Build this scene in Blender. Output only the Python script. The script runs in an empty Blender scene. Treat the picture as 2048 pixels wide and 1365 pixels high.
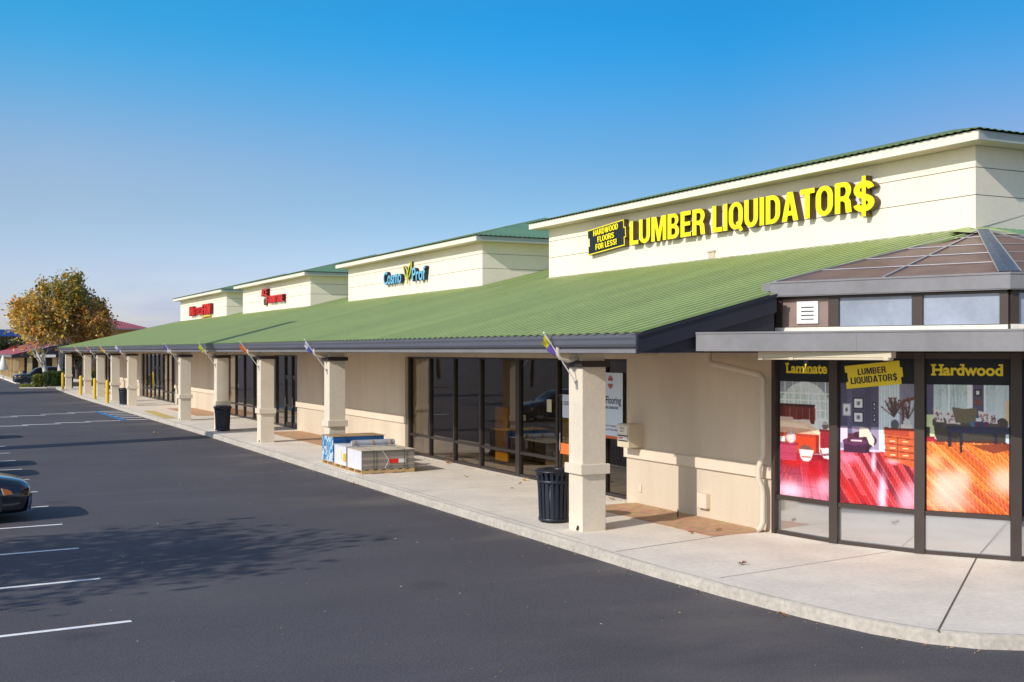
import bpy, math, random
import numpy as np
from mathutils import Vector, Matrix
R = math.radians
random.seed(7); rng = np.random.default_rng(7)
sc = bpy.context.scene
COL = sc.collection

# ------------------------------------------------------------------ camera, sky, sun, exposure
TH = math.atan(1167 / 2300)
cam = bpy.data.cameras.new('camera'); camo = bpy.data.objects.new('camera', cam); COL.objects.link(camo)
camo.location = (0, 0, 3.2); camo.rotation_euler = (R(90), 0, -TH)
cam.lens = 2300 / 2048 * 36; cam.sensor_width = 36; cam.shift_y = 19.5 / 2048
cam.clip_start = .1; cam.clip_end = 3000
sc.camera = camo

SUN_EL = R(30.2); SUN_DIR = Vector((.961 * math.cos(SUN_EL), .276 * math.cos(SUN_EL), -math.sin(SUN_EL)))
sl = bpy.data.lights.new('sun', 'SUN'); so = bpy.data.objects.new('sun', sl); COL.objects.link(so)
sl.energy = 3.15; sl.angle = R(.53); sl.color = (1, .94, .86)
so.rotation_euler = SUN_DIR.to_track_quat('-Z', 'Y').to_euler(); so.location = (-20, -5, 30)

w = bpy.data.worlds.new('World'); sc.world = w; w.use_nodes = True
nt = w.node_tree; N = nt.nodes; L = nt.links
bg = N['Background']; bg.inputs[1].default_value = .105
sky = N.new('ShaderNodeTexSky'); sky.sky_type = 'NISHITA'; sky.sun_disc = False
sky.sun_elevation = SUN_EL; sky.sun_rotation = math.atan2(-.961, -.276)
sky.air_density = 1.0; sky.dust_density = .6; sky.ozone_density = 2.2
hs = N.new('ShaderNodeHueSaturation'); hs.inputs['Saturation'].default_value = 1.0; hs.inputs['Value'].default_value = 1.34
sgr = N.new('ShaderNodeValToRGB'); sgr.color_ramp.interpolation = 'EASE'
tcs = N.new('ShaderNodeTexCoord'); sxs = N.new('ShaderNodeSeparateXYZ'); L.new(tcs.outputs['Generated'], sxs.inputs[0]); L.new(sxs.outputs['Z'], sgr.inputs[0])
e = sgr.color_ramp.elements; e[0].position = .03; e[0].color = (.76, .74, 1.0, 1); e[1].position = .6; e[1].color = (1.25, 1.2, 1.15, 1)
for ps, c in ((.13, (.56, .64, .76)), (.28, (.12, .72, 1.0))): q = e.new(ps); q.color = (*c, 1)
smx = N.new('ShaderNodeMix'); smx.data_type = 'RGBA'; smx.blend_type = 'MULTIPLY'; dts = N.new('ShaderNodeVectorMath'); dts.operation = 'DOT_PRODUCT'; dts.inputs[1].default_value = (-.961, -.276, 0); L.new(tcs.outputs['Generated'], dts.inputs[0])
mrs = N.new('ShaderNodeMapRange'); mrs.inputs[1].default_value = -.2; mrs.inputs[2].default_value = .35; mrs.inputs[3].default_value = 1; mrs.inputs[4].default_value = 0
L.new(dts.outputs['Value'], mrs.inputs[0]); L.new(mrs.outputs[0], smx.inputs['Factor'])   # the sky keeps its own paler tint towards the sun
L.new(sky.outputs[0], smx.inputs['A']); L.new(sgr.outputs[0], smx.inputs['B'])
# deeper blue away from the sun's side of the sky, paler towards the north-west
dtr = N.new('ShaderNodeVectorMath'); dtr.operation = 'DOT_PRODUCT'; dtr.inputs[1].default_value = (.892, -.452, 0); L.new(tcs.outputs['Generated'], dtr.inputs[0])
mrr = N.new('ShaderNodeMapRange'); mrr.inputs[1].default_value = -.4; mrr.inputs[2].default_value = .4; L.new(dtr.outputs['Value'], mrr.inputs[0])
rmp = N.new('ShaderNodeValToRGB'); q = rmp.color_ramp.elements; q[0].position = .05; q[0].color = (.90, .77, .71, 1); q[1].position = .95; q[1].color = (.62, .52, .535, 1)
for ps, c in ((.5, (.49, .62, .655)), (.72, (.40, .535, .575))): el_ = rmp.color_ramp.elements.new(ps); el_.color = (*c, 1)
L.new(mrr.outputs[0], rmp.inputs[0])
gn = N.new('ShaderNodeVectorMath'); gn.operation = 'SCALE'; gn.inputs['Scale'].default_value = 1.5; L.new(rmp.outputs[0], gn.inputs[0])
mzf = N.new('ShaderNodeMapRange'); mzf.inputs[1].default_value = .05; mzf.inputs[2].default_value = .16; L.new(sxs.outputs['Z'], mzf.inputs[0])
mfz = N.new('ShaderNodeMath'); mfz.operation = 'MULTIPLY'; L.new(mzf.outputs[0], mfz.inputs[0]); L.new(mrs.outputs[0], mfz.inputs[1])
smy = N.new('ShaderNodeMix'); smy.data_type = 'RGBA'; smy.blend_type = 'MULTIPLY'; L.new(mfz.outputs[0], smy.inputs['Factor'])
L.new(smx.outputs['Result'], smy.inputs['A']); L.new(gn.outputs[0], smy.inputs['B']); L.new(smy.outputs['Result'], hs.inputs['Color'])
# faint low clouds near the horizon
tc = N.new('ShaderNodeTexCoord'); mp = N.new('ShaderNodeMapping'); mp.inputs['Scale'].default_value = (5, 5, 22)
nz = N.new('ShaderNodeTexNoise'); nz.inputs['Scale'].default_value = 1.6; nz.inputs['Detail'].default_value = 6; nz.inputs['Roughness'].default_value = .55
cr = N.new('ShaderNodeValToRGB'); cr.color_ramp.elements[0].position = .47; cr.color_ramp.elements[1].position = .66
sx = N.new('ShaderNodeSeparateXYZ')
mr = N.new('ShaderNodeMapRange'); mr.inputs[1].default_value = .085; mr.inputs[2].default_value = .03; mr.inputs[3].default_value = 0; mr.inputs[4].default_value = .65
mm = N.new('ShaderNodeMath'); mm.operation = 'MULTIPLY'
mx = N.new('ShaderNodeMix'); mx.data_type = 'RGBA'; mx.inputs['B'].default_value = (3.7, 4.15, 5.7, 1)
L.new(tc.outputs['Generated'], mp.inputs[0]); L.new(mp.outputs[0], nz.inputs['Vector']); L.new(nz.outputs['Fac'], cr.inputs[0])
L.new(tc.outputs['Generated'], sx.inputs[0]); L.new(sx.outputs['Z'], mr.inputs[0])
L.new(cr.outputs[0], mm.inputs[0]); L.new(mr.outputs[0], mm.inputs[1])
L.new(mm.outputs[0], mx.inputs['Factor']); L.new(hs.outputs[0], mx.inputs['A'])
L.new(mx.outputs['Result'], bg.inputs[0])

vs = sc.view_settings; vs.view_transform = 'Standard'; vs.look = 'None'; vs.gamma = 1; vs.exposure = .25
sc.cycles.max_bounces = 8; sc.cycles.transparent_max_bounces = 16

# ------------------------------------------------------------------ materials
def lin(r, g, b):
    f = lambda c: c / 12.92 if c <= .04045 else ((c + .055) / 1.055) ** 2.4
    return tuple(f(v / 255) for v in (r, g, b))
def mat(name, c, rough=.6, metal=0, spec=.4, var=.08, vscale=3.0, bump=0, bscale=60.0, stretch=(1, 1, 1), coat=0, fine=0, fscale=40):
    m = bpy.data.materials.new(name); m.use_nodes = True
    n, l = m.node_tree.nodes, m.node_tree.links; p = n['Principled BSDF']
    p.inputs['Roughness'].default_value = rough; p.inputs['Metallic'].default_value = metal
    p.inputs['Specular IOR Level'].default_value = spec; p.inputs['Coat Weight'].default_value = coat
    p.inputs['Base Color'].default_value = (*c, 1)
    t = n.new('ShaderNodeTexCoord'); mpp = n.new('ShaderNodeMapping'); mpp.inputs['Scale'].default_value = stretch
    l.new(t.outputs['Object'], mpp.inputs[0])
    if var > 0:
        z = n.new('ShaderNodeTexNoise'); z.inputs['Scale'].default_value = vscale; z.inputs['Detail'].default_value = 5; z.inputs['Roughness'].default_value = .6
        l.new(mpp.outputs[0], z.inputs['Vector'])
        r = n.new('ShaderNodeMapRange'); r.inputs[1].default_value = .3; r.inputs[2].default_value = .7
        r.inputs[3].default_value = 1 - var; r.inputs[4].default_value = 1 + var
        l.new(z.outputs['Fac'], r.inputs[0])
        src = r.outputs[0]
        if fine > 0:
            z2 = n.new('ShaderNodeTexNoise'); z2.inputs['Scale'].default_value = fscale; z2.inputs['Detail'].default_value = 3
            l.new(t.outputs['Object'], z2.inputs['Vector'])
            r2 = n.new('ShaderNodeMapRange'); r2.inputs[1].default_value = .3; r2.inputs[2].default_value = .7
            r2.inputs[3].default_value = 1 - fine; r2.inputs[4].default_value = 1 + fine
            l.new(z2.outputs['Fac'], r2.inputs[0])
            mu = n.new('ShaderNodeMath'); mu.operation = 'MULTIPLY'; l.new(src, mu.inputs[0]); l.new(r2.outputs[0], mu.inputs[1]); src = mu.outputs[0]
        vm = n.new('ShaderNodeVectorMath'); vm.operation = 'SCALE'; vm.inputs[0].default_value = c
        l.new(src, vm.inputs['Scale']); l.new(vm.outputs[0], p.inputs['Base Color'])
    if bump > 0:
        z = n.new('ShaderNodeTexNoise'); z.inputs['Scale'].default_value = bscale; z.inputs['Detail'].default_value = 4
        l.new(t.outputs['Object'], z.inputs['Vector'])
        b = n.new('ShaderNodeBump'); b.inputs['Strength'].default_value = bump; b.inputs['Distance'].default_value = .01
        l.new(z.outputs['Fac'], b.inputs['Height']); l.new(b.outputs[0], p.inputs['Normal'])
    return m
def attr_mat(name, attr='col', rough=.55, spec=.4, trans=0, coat=0):
    m = bpy.data.materials.new(name); m.use_nodes = True
    n, l = m.node_tree.nodes, m.node_tree.links; p = n['Principled BSDF']
    a = n.new('ShaderNodeAttribute'); a.attribute_name = attr
    l.new(a.outputs['Color'], p.inputs['Base Color']); p.inputs['Roughness'].default_value = rough
    p.inputs['Specular IOR Level'].default_value = spec; p.inputs['Coat Weight'].default_value = coat
    p.inputs['Coat Roughness'].default_value = .05
    if trans:
        tb = n.new('ShaderNodeBsdfTranslucent'); l.new(a.outputs['Color'], tb.inputs[0])
        ms = n.new('ShaderNodeMixShader'); ms.inputs[0].default_value = trans
        l.new(p.outputs[0], ms.inputs[1]); l.new(tb.outputs[0], ms.inputs[2]); l.new(ms.outputs[0], n['Material Output'].inputs[0])
    return m
def glass(name, tint, refl_rough=0.0, ior=1.5, boost=1.0, wav=0.0):
    m = bpy.data.materials.new(name); m.use_nodes = True
    n, l = m.node_tree.nodes, m.node_tree.links
    n.remove(n['Principled BSDF'])
    tr = n.new('ShaderNodeBsdfTransparent'); tr.inputs[0].default_value = (*tint, 1)
    gl = n.new('ShaderNodeBsdfGlossy'); gl.inputs['Roughness'].default_value = refl_rough; gl.inputs[0].default_value = (1, .93, .84, 1)
    fr = n.new('ShaderNodeFresnel'); fr.inputs[0].default_value = ior
    mu = n.new('ShaderNodeMath'); mu.operation = 'MULTIPLY'; mu.inputs[1].default_value = boost; mu.use_clamp = True
    l.new(fr.outputs[0], mu.inputs[0])
    ms = n.new('ShaderNodeMixShader'); l.new(mu.outputs[0], ms.inputs[0]); l.new(tr.outputs[0], ms.inputs[1]); l.new(gl.outputs[0], ms.inputs[2])
    l.new(ms.outputs[0], n['Material Output'].inputs[0])
    if wav:
        t = n.new('ShaderNodeTexCoord'); z = n.new('ShaderNodeTexNoise'); z.inputs['Scale'].default_value = .9; z.inputs['Detail'].default_value = 1
        l.new(t.outputs['Object'], z.inputs['Vector'])
        b = n.new('ShaderNodeBump'); b.inputs['Strength'].default_value = wav; b.inputs['Distance'].default_value = .05
        l.new(z.outputs['Fac'], b.inputs['Height']); l.new(b.outputs[0], gl.inputs['Normal']); l.new(b.outputs[0], fr.inputs['Normal'])
    return m

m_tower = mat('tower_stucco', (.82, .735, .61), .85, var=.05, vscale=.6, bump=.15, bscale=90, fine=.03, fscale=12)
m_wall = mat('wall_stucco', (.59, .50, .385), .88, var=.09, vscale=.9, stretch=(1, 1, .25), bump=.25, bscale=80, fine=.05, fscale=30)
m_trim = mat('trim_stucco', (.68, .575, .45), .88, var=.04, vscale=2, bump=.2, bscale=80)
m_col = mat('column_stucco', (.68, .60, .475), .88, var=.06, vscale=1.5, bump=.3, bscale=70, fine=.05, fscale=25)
m_fascia = mat('cream_fascia', (.74, .70, .60), .6, var=.04, vscale=1.5)
m_soffit = mat('soffit_paint', (.66, .56, .43), .8, var=.04)
m_groove = mat('groove_shadow_gap', (.10, .12, .15), .8, var=0)
m_brown = mat('dark_brown_trim', (.035, .026, .022), .5, var=.1)
m_gutter = mat('grey_gutter_metal', (.115, .125, .155), .42, spec=.5, var=.16, vscale=1.2, stretch=(1, .15, 3))
m_rake = mat('dark_plum_fascia', (.022, .021, .032), .45, var=.12, vscale=2)
m_gfascia = mat('canopy_grey_metal', (.20, .195, .205), .4, spec=.5, var=.12, vscale=1.3, fine=.05, fscale=9)
m_frame = mat('bronze_frame', (.030, .022, .020), .38, spec=.5, var=.08)
m_lframe = mat('brown_post', (.050, .036, .031), .42, var=.1)
m_glass = glass('storefront_glass', (.60, .57, .52), ior=1.5, boost=1.9, wav=.03)
m_int_floor = mat('interior_floor', (.34, .25, .17), .35, var=.15, vscale=2)
m_int_wall = mat('interior_wall', (.46, .38, .28), .8, var=.1)
m_darkpanel = mat('dark_interior', (.02, .02, .022), .8, var=0)
m_downpipe = mat('cream_pipe', (.60, .53, .42), .5, var=.05)
m_frost = mat('frosted_panel', (.27, .31, .385), .25, spec=.5, var=.22, vscale=1.3, fine=.04, fscale=14)
m_mirror = mat('pale_film_glass', (.40, .41, .43), .12, spec=.9, var=.06, vscale=3, coat=.6)
def half_mirror(name, base, fac, rough):
    m = mat(name, base, .5, var=.06, vscale=3); n, l = m.node_tree.nodes, m.node_tree.links
    gl = n.new('ShaderNodeBsdfGlossy'); gl.inputs['Roughness'].default_value = rough; gl.inputs[0].default_value = (.92, .93, .96, 1)
    ms = n.new('ShaderNodeMixShader'); ms.inputs[0].default_value = fac
    l.new(n['Principled BSDF'].outputs[0], ms.inputs[1]); l.new(gl.outputs[0], ms.inputs[2]); l.new(ms.outputs[0], n['Material Output'].inputs[0]); return m
m_mirror = half_mirror('pale_film_glass', (.24, .235, .23), .62, .06)
m_skyl = mat('bronze_skylight', (.20, .115, .09), .42, spec=.35, var=.22, vscale=1.6, fine=.06, fscale=9)
m_alu = mat('galvanised_bar', (.42, .42, .44), .35, metal=.5, var=.1)
m_bluefl = mat('blue_flashing_tape', (.10, .14, .22), .35, metal=.4, var=.5, vscale=9, fine=.3, fscale=30)
m_white = mat('white_paint', (.75, .75, .74), .5, var=.03)
m_brownpanel = mat('reddish_vent_panel', (.24, .17, .145), .4, var=.2, vscale=3)
m_black = mat('black_powder_coat', (.012, .014, .020), .4, spec=.5, var=.05)
m_navy = mat('navy_slats', (.014, .019, .033), .42, spec=.5, var=.1)
m_yellowp = mat('yellow_bollard_paint', (.72, .47, .02), .5, var=.06)
m_letter = mat('yellow_letter_face', (.92, .80, .005), .35, var=.02)
m_return = mat('bronze_letter_return', (.09, .055, .03), .45, var=.1)
m_red = mat('red_letter_face', (.75, .02, .02), .4, var=.03)
m_redret = mat('dark_red_return', (.12, .008, .008), .5, var=0)
m_cyan = mat('pale_blue_letter_face', (.16, .46, .68), .4, var=.02)
m_navyret = mat('navy_return', (.01, .02, .035), .5, var=0)
m_lime = mat('lime_leaf_face', (.60, .60, .06), .4, var=0)
m_plate = mat('charcoal_plate', (.02, .024, .032), .6, spec=.2, var=.03)
m_txtdark = mat('dark_print', (.02, .022, .03), .6, var=0)
m_yprint = mat('yellow_print', (.78, .62, .03), .5, var=0)
m_tan = mat('tan_metal', (.60, .52, .38), .5, var=.04)
m_bark = mat('sycamore_bark', (.52, .49, .43), .8, var=.35, vscale=2.5)
m_dbark = mat('brown_bark', (.10, .075, .055), .9, var=.3, vscale=3)
m_leaf = attr_mat('leaf', rough=.55, trans=.42)
m_print = attr_mat('window_print', rough=.35, coat=.35)
m_tyre = mat('tyre_rubber', (.012, .012, .012), .8, var=0)
m_rim = mat('alloy_rim', (.35, .35, .37), .3, metal=.8, var=0)
m_carglass = mat('car_glass', (.008, .010, .014), .04, spec=.8, var=0)
m_lamp = mat('headlamp_lens', (.45, .47, .5), .08, spec=.8, var=0, coat=1)
m_amber = mat('amber_marker', (.85, .22, .02), .2, var=0)
m_tail = mat('red_tail_lens', (.5, .01, .01), .2, var=0)

def green_roof_mat(name, base):
    m = mat(name, base, 0.48, spec=.45, var=.13, vscale=.7, stretch=(.22, 1.3, .22), fine=.08, fscale=5)
    return m
m_roof = green_roof_mat('green_corrugated_metal', (.375, .465, .155))
m_roofv = green_roof_mat('green_metal_rib_shade', (.17, .225, .07))  # shade tone painted on valleys and rising flanks so the ribs read
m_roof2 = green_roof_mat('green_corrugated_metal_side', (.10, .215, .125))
m_redroof = green_roof_mat('red_corrugated_metal', (.36, .085, .10))

# ground materials
def asphalt_mat():
    m = bpy.data.materials.new('asphalt'); m.use_nodes = True
    n, l = m.node_tree.nodes, m.node_tree.links; p = n['Principled BSDF']; p.inputs['Roughness'].default_value = .8; p.inputs['Specular IOR Level'].default_value = .3
    t = n.new('ShaderNodeTexCoord')
    def noise(sc_, det, stretch=None):
        z = n.new('ShaderNodeTexNoise'); z.inputs['Scale'].default_value = sc_; z.inputs['Detail'].default_value = det
        if stretch:
            q = n.new('ShaderNodeMapping'); q.inputs['Scale'].default_value = stretch; l.new(t.outputs['Object'], q.inputs[0]); l.new(q.outputs[0], z.inputs['Vector'])
        else: l.new(t.outputs['Object'], z.inputs['Vector'])
        return z
    a = noise(.35, 5); b = noise(7, 4); c = noise(110, 2); d = noise(.5, 4, (.22, 1.6, 1)); e = noise(38, 2)
    def ramp(z, lo, hi, o0, o1):
        r = n.new('ShaderNodeMapRange'); r.inputs[1].default_value = lo; r.inputs[2].default_value = hi; r.inputs[3].default_value = o0; r.inputs[4].default_value = o1; l.new(z.outputs['Fac'], r.inputs[0]); return r.outputs[0]
    def mul(x, y):
        q = n.new('ShaderNodeMath'); q.operation = 'MULTIPLY'; l.new(x, q.inputs[0]); l.new(y, q.inputs[1]); return q.outputs[0]
    f = mul(mul(ramp(a, .3, .7, .90, 1.10), ramp(b, .3, .7, .95, 1.05)), mul(ramp(c, .25, .75, .45, 1.55), mul(ramp(d, .56, .75, 1, 1.18), ramp(e, .3, .7, .70, 1.30))))
    vm = n.new('ShaderNodeVectorMath'); vm.operation = 'SCALE'; vm.inputs[0].default_value = (.090, .083, .090)
    l.new(f, vm.inputs['Scale'])
    vo = n.new('ShaderNodeTexVoronoi'); vo.inputs['Scale'].default_value = .42; vo.inputs['Randomness'].default_value = 1; wn = noise(2.2, 3)
    wa = n.new('ShaderNodeVectorMath'); wa.operation = 'MULTIPLY_ADD'; wa.inputs[1].default_value = (.5, .5, 0); l.new(wn.outputs['Color'], wa.inputs[0]); l.new(t.outputs['Object'], wa.inputs[2]); l.new(wa.outputs[0], vo.inputs['Vector'])
    st = n.new('ShaderNodeMapRange'); st.inputs[1].default_value = .05; st.inputs[2].default_value = .16; st.inputs[3].default_value = .78; st.inputs[4].default_value = 1; l.new(vo.outputs['Distance'], st.inputs[0])
    f2 = mul(f, st.outputs[0]); l.new(f2, vm.inputs['Scale'])
    # pale dust washed out from the kerb and along the drive
    dz = noise(.5, 6, (.42, .75, 1)); sep = n.new('ShaderNodeSeparateXYZ'); l.new(t.outputs['Object'], sep.inputs[0])
    gx = n.new('ShaderNodeMapRange'); gx.inputs[1].default_value = 5.5; gx.inputs[2].default_value = 9; gx.inputs[3].default_value = .12; gx.inputs[4].default_value = 1.0; l.new(sep.outputs['X'], gx.inputs[0])
    dm_ = mul(ramp(dz, .50, .68, 0, .60), gx.outputs[0])
    mxx = n.new('ShaderNodeMix'); mxx.data_type = 'RGBA'; mxx.inputs['B'].default_value = (.23, .20, .165, 1); l.new(dm_, mxx.inputs['Factor']); l.new(vm.outputs[0], mxx.inputs['A']); l.new(mxx.outputs['Result'], p.inputs['Base Color'])
    bu = n.new('ShaderNodeBump'); bu.inputs['Strength'].default_value = .35; bu.inputs['Distance'].default_value = .006; l.new(c.outputs['Fac'], bu.inputs['Height']); l.new(bu.outputs[0], p.inputs['Normal'])
    return m
m_asphalt = asphalt_mat()
m_conc = mat('sidewalk_concrete', (.76, .685, .585), .85, var=.10, vscale=.9, bump=.15, bscale=120, fine=.07, fscale=16)
m_kerb = mat('kerb_concrete', (.45, .405, .345), .9, var=.12, vscale=1.3, bump=.5, bscale=30, fine=.14, fscale=14)
m_joint = mat('sidewalk_joint', (.13, .11, .09), .9, var=.2)
m_line = mat('white_road_paint', (.85, .85, .83), .7, var=.10, vscale=5, fine=.12, fscale=40)
m_bline = mat('blue_road_paint', (.04, .20, .48), .7, var=.1, vscale=5)
m_ypaint = mat('yellow_worn_paint', (.62, .47, .16), .8, var=.2, vscale=4)
m_lblue = mat('pale_blue_road_paint', (.72, .73, .75), .7, var=.1, vscale=5)
def paver_mat():
    m = bpy.data.materials.new('brown_pavers'); m.use_nodes = True
    n, l = m.node_tree.nodes, m.node_tree.links; p = n['Principled BSDF']; p.inputs['Roughness'].default_value = .9
    t = n.new('ShaderNodeTexCoord'); b = n.new('ShaderNodeTexBrick'); l.new(t.outputs['Object'], b.inputs['Vector'])
    b.inputs['Color1'].default_value = (.56, .31, .15, 1); b.inputs['Color2'].default_value = (.46, .25, .12, 1); b.inputs['Mortar'].default_value = (.34, .22, .13, 1)
    b.inputs['Scale'].default_value = 2.6; b.inputs['Mortar Size'].default_value = .015
    z = n.new('ShaderNodeTexNoise'); z.inputs['Scale'].default_value = 6; z.inputs['Detail'].default_value = 5; l.new(t.outputs['Object'], z.inputs['Vector'])
    mi = n.new('ShaderNodeMix'); mi.data_type = 'RGBA'; mi.blend_type = 'OVERLAY'; mi.inputs['Factor'].default_value = .6
    l.new(b.outputs['Color'], mi.inputs['A']); l.new(z.outputs['Color'], mi.inputs['B']); l.new(mi.outputs['Result'], p.inputs['Base Color'])
    h = n.new('ShaderNodeHueSaturation'); h.inputs['Saturation'].default_value = .9; l.new(mi.outputs['Result'], h.inputs['Color']); l.new(h.outputs[0], p.inputs['Base Color'])
    return m
m_paver = paver_mat()

# ------------------------------------------------------------------ mesh helpers
ORG = {}
class MB:
    def __init__(s): s.v = []; s.f = []; s.m = []; s.smooth = []
    def add(s, vs, fs, mi=0, smooth=False):
        o = len(s.v); s.v += [tuple(v) for v in vs]
        for f in fs: s.f.append([i + o for i in f]); s.m.append(mi); s.smooth.append(smooth)
        return s
    def box(s, x0, x1, y0, y1, z0, z1, mi=0):
        if x0 > x1: x0, x1 = x1, x0
        if y0 > y1: y0, y1 = y1, y0
        vs = [(x, y, z) for z in (z0, z1) for (x, y) in ((x0, y0), (x1, y0), (x1, y1), (x0, y1))]
        return s.add(vs, [(3, 2, 1, 0), (4, 5, 6, 7), (0, 1, 5, 4), (1, 2, 6, 5), (2, 3, 7, 6), (3, 0, 4, 7)], mi)
    def obox(s, o, a, b, c, mi=0):   # oriented box from a corner and three edge vectors
        o, a, b, c = map(Vector, (o, a, b, c))
        if a.cross(b).dot(c) < 0: a, b = b, a
        vs = [o, o + a, o + a + b, o + b, o + c, o + a + c, o + a + b + c, o + b + c]
        return s.add(vs, [(3, 2, 1, 0), (4, 5, 6, 7), (0, 1, 5, 4), (1, 2, 6, 5), (2, 3, 7, 6), (3, 0, 4, 7)], mi)
    def prism(s, pts, z0, z1, mi=0):  # ccw plan polygon
        n = len(pts); vs = [(x, y, z0) for x, y in pts] + [(x, y, z1) for x, y in pts]
        fs = [tuple(range(n - 1, -1, -1)), tuple(range(n, 2 * n))] + [(i, (i + 1) % n, n + (i + 1) % n, n + i) for i in range(n)]
        return s.add(vs, fs, mi)
    def extr(s, prof, d, o=(0, 0, 0), mi=0, smooth=False):   # closed 3d profile swept by vector d
        d = Vector(d); P = [Vector(p) + Vector(o) for p in prof]; n = len(P)
        vs = P + [p + d for p in P]
        fs = [tuple(range(n - 1, -1, -1)), tuple(range(n, 2 * n))]
        s.add(vs, fs, mi)
        return s.add(vs, [(i, (i + 1) % n, n + (i + 1) % n, n + i) for i in range(n)], mi, smooth)
    def tube(s, pts, r, n=8, mi=0, cap=True):
        pts = [Vector(p) for p in pts]; rs = r if isinstance(r, (list, tuple)) else [r] * len(pts)
        vs = []; prev = None
        for i, p in enumerate(pts):
            d = ((pts[min(i + 1, len(pts) - 1)]) - pts[max(i - 1, 0)]).normalized()
            if prev is None:
                u = d.orthogonal().normalized()
            else:
                u = (prev - d * prev.dot(d)).normalized()
            prev = u; v = d.cross(u)
            vs += [p + (u * math.cos(2 * math.pi * k / n) + v * math.sin(2 * math.pi * k / n)) * rs[i] for k in range(n)]
        fs = []
        for i in range(len(pts) - 1):
            for k in range(n): fs.append((i * n + k, i * n + (k + 1) % n, (i + 1) * n + (k + 1) % n, (i + 1) * n + k))
        s.add(vs, fs, mi, True)
        if cap:
            s.add(vs[:n], [tuple(range(n - 1, -1, -1))], mi); s.add(vs[-n:], [tuple(range(n))], mi)
        return s
    def lathe(s, prof, c, n=24, mi=0, smooth=True):  # prof (r,z) list
        vs = []
        for r, z in prof: vs += [(c[0] + r * math.cos(2 * math.pi * k / n), c[1] + r * math.sin(2 * math.pi * k / n), c[2] + z) for k in range(n)]
        fs = [(i * n + k, i * n + (k + 1) % n, (i + 1) * n + (k + 1) % n, (i + 1) * n + k) for i in range(len(prof) - 1) for k in range(n)]
        return s.add(vs, fs, mi, smooth)
    def build(s, name, mats, parent=None, org=None):
        if parent is not None: org = ORG[parent.name]
        org = Vector(org or (0, 0, 0))
        me = bpy.data.meshes.new(name); me.from_pydata([tuple(Vector(v) - org) for v in s.v], [], s.f)
        mats = mats if isinstance(mats, (list, tuple)) else [mats]
        for m in mats: me.materials.append(m)
        me.polygons.foreach_set('material_index', s.m); me.polygons.foreach_set('use_smooth', s.smooth); me.update()
        ob = bpy.data.objects.new(name, me); COL.objects.link(ob)
        if parent is not None: ob.parent = parent
        else: ob.location = org
        ORG[ob.name] = tuple(org)
        return ob
def bevel(ob, w=.01, seg=2):
    b = ob.modifiers.new('edge', 'BEVEL'); b.width = w; b.segments = seg; b.limit_method = 'ANGLE'; b.angle_limit = R(40); return ob
def thing(name, loc, label, cat, group=None):
    o = bpy.data.objects.new(name, None); COL.objects.link(o); o.location = loc; o.empty_display_size = .2
    ORG[o.name] = tuple(loc); return tag(o, label, cat, group)
def tag(o, label, cat, group=None, kind=None):
    o['label'] = label; o['category'] = cat
    if group: o['group'] = group
    if kind: o['kind'] = kind
    return o
def structure(o): o['kind'] = 'structure'; return o
def dup(root, loc, label=None):
    c = root.copy(); COL.objects.link(c); c.location = loc; ORG[c.name] = tuple(loc)
    if label: c['label'] = label
    for ch in list(root.children):
        d = ch.copy(); COL.objects.link(d); d.parent = c
        for g in list(ch.children):
            e = g.copy(); COL.objects.link(e); e.parent = d
    return c

# text ---------------------------------------------------------------
def glyphs(s, bold=.02, shear=0, spacing=1.0, extrude=0.0):
    """per-character meshes laid out on a line: list of (char, verts, faces, normals_z)"""
    if all(c in BLOCK or c == ' ' for c in s): return block_glyphs(s, extrude)
    def mk(t, ex=0):
        cu = bpy.data.curves.new('t', 'FONT'); cu.body = t; cu.offset = bold; cu.extrude = ex; cu.shear = shear; cu.space_character = spacing; cu.resolution_u = 4
        ob = bpy.data.objects.new('t', cu); me = bpy.data.meshes.new_from_object(ob)
        bpy.data.objects.remove(ob); bpy.data.curves.remove(cu); return me
    out = []
    for i, ch in enumerate(s):
        if ch == ' ': continue
        a = mk(s[:i + 1]); ax = max(v.co.x for v in a.vertices); bpy.data.meshes.remove(a)
        me = mk(ch, extrude)
        mx_ = max(v.co.x for v in me.vertices)
        vs_ = [(v.co.x + ax - mx_, v.co.y, v.co.z) for v in me.vertices]
        fs_ = [tuple(p.vertices) for p in me.polygons]; nz_ = [p.normal.z for p in me.polygons]
        bpy.data.meshes.remove(me); out.append((ch, vs_, fs_, nz_))
    return out
def _arc(cx, cy, rx, ry, a0, a1, n=9): return [(cx + rx * math.cos(R(a0 + (a1 - a0) * i / n)), cy + ry * math.sin(R(a0 + (a1 - a0) * i / n))) for i in range(n + 1)]
def _rr(x0, y0, x1, y1, rx, ry): return _arc(x1 - rx, y0 + ry, rx, ry, -90, 0) + _arc(x1 - rx, y1 - ry, rx, ry, 0, 90) + _arc(x0 + rx, y1 - ry, rx, ry, 90, 180) + _arc(x0 + rx, y0 + ry, rx, ry, 180, 270)
def _stroke(pts, hw):
    l_, r_ = [], []
    for i, p in enumerate(pts):
        a, b = Vector(pts[max(i - 1, 0)]), Vector(pts[min(i + 1, len(pts) - 1)]); d = (b - a).normalized(); n = Vector((-d.y, d.x)) * hw
        l_.append((p[0] + n.x, p[1] + n.y)); r_.append((p[0] - n.x, p[1] - n.y))
    return l_ + r_[::-1]
_S = _stroke(_arc(.31, .715, .215, .195, 8, 218, 14) + _arc(.31, .275, .225, .185, 50, -172, 14), .094)
_O = [_rr(0, 0, .66, 1, .33, .36), _rr(.205, .155, .455, .845, .125, .2)]
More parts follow.
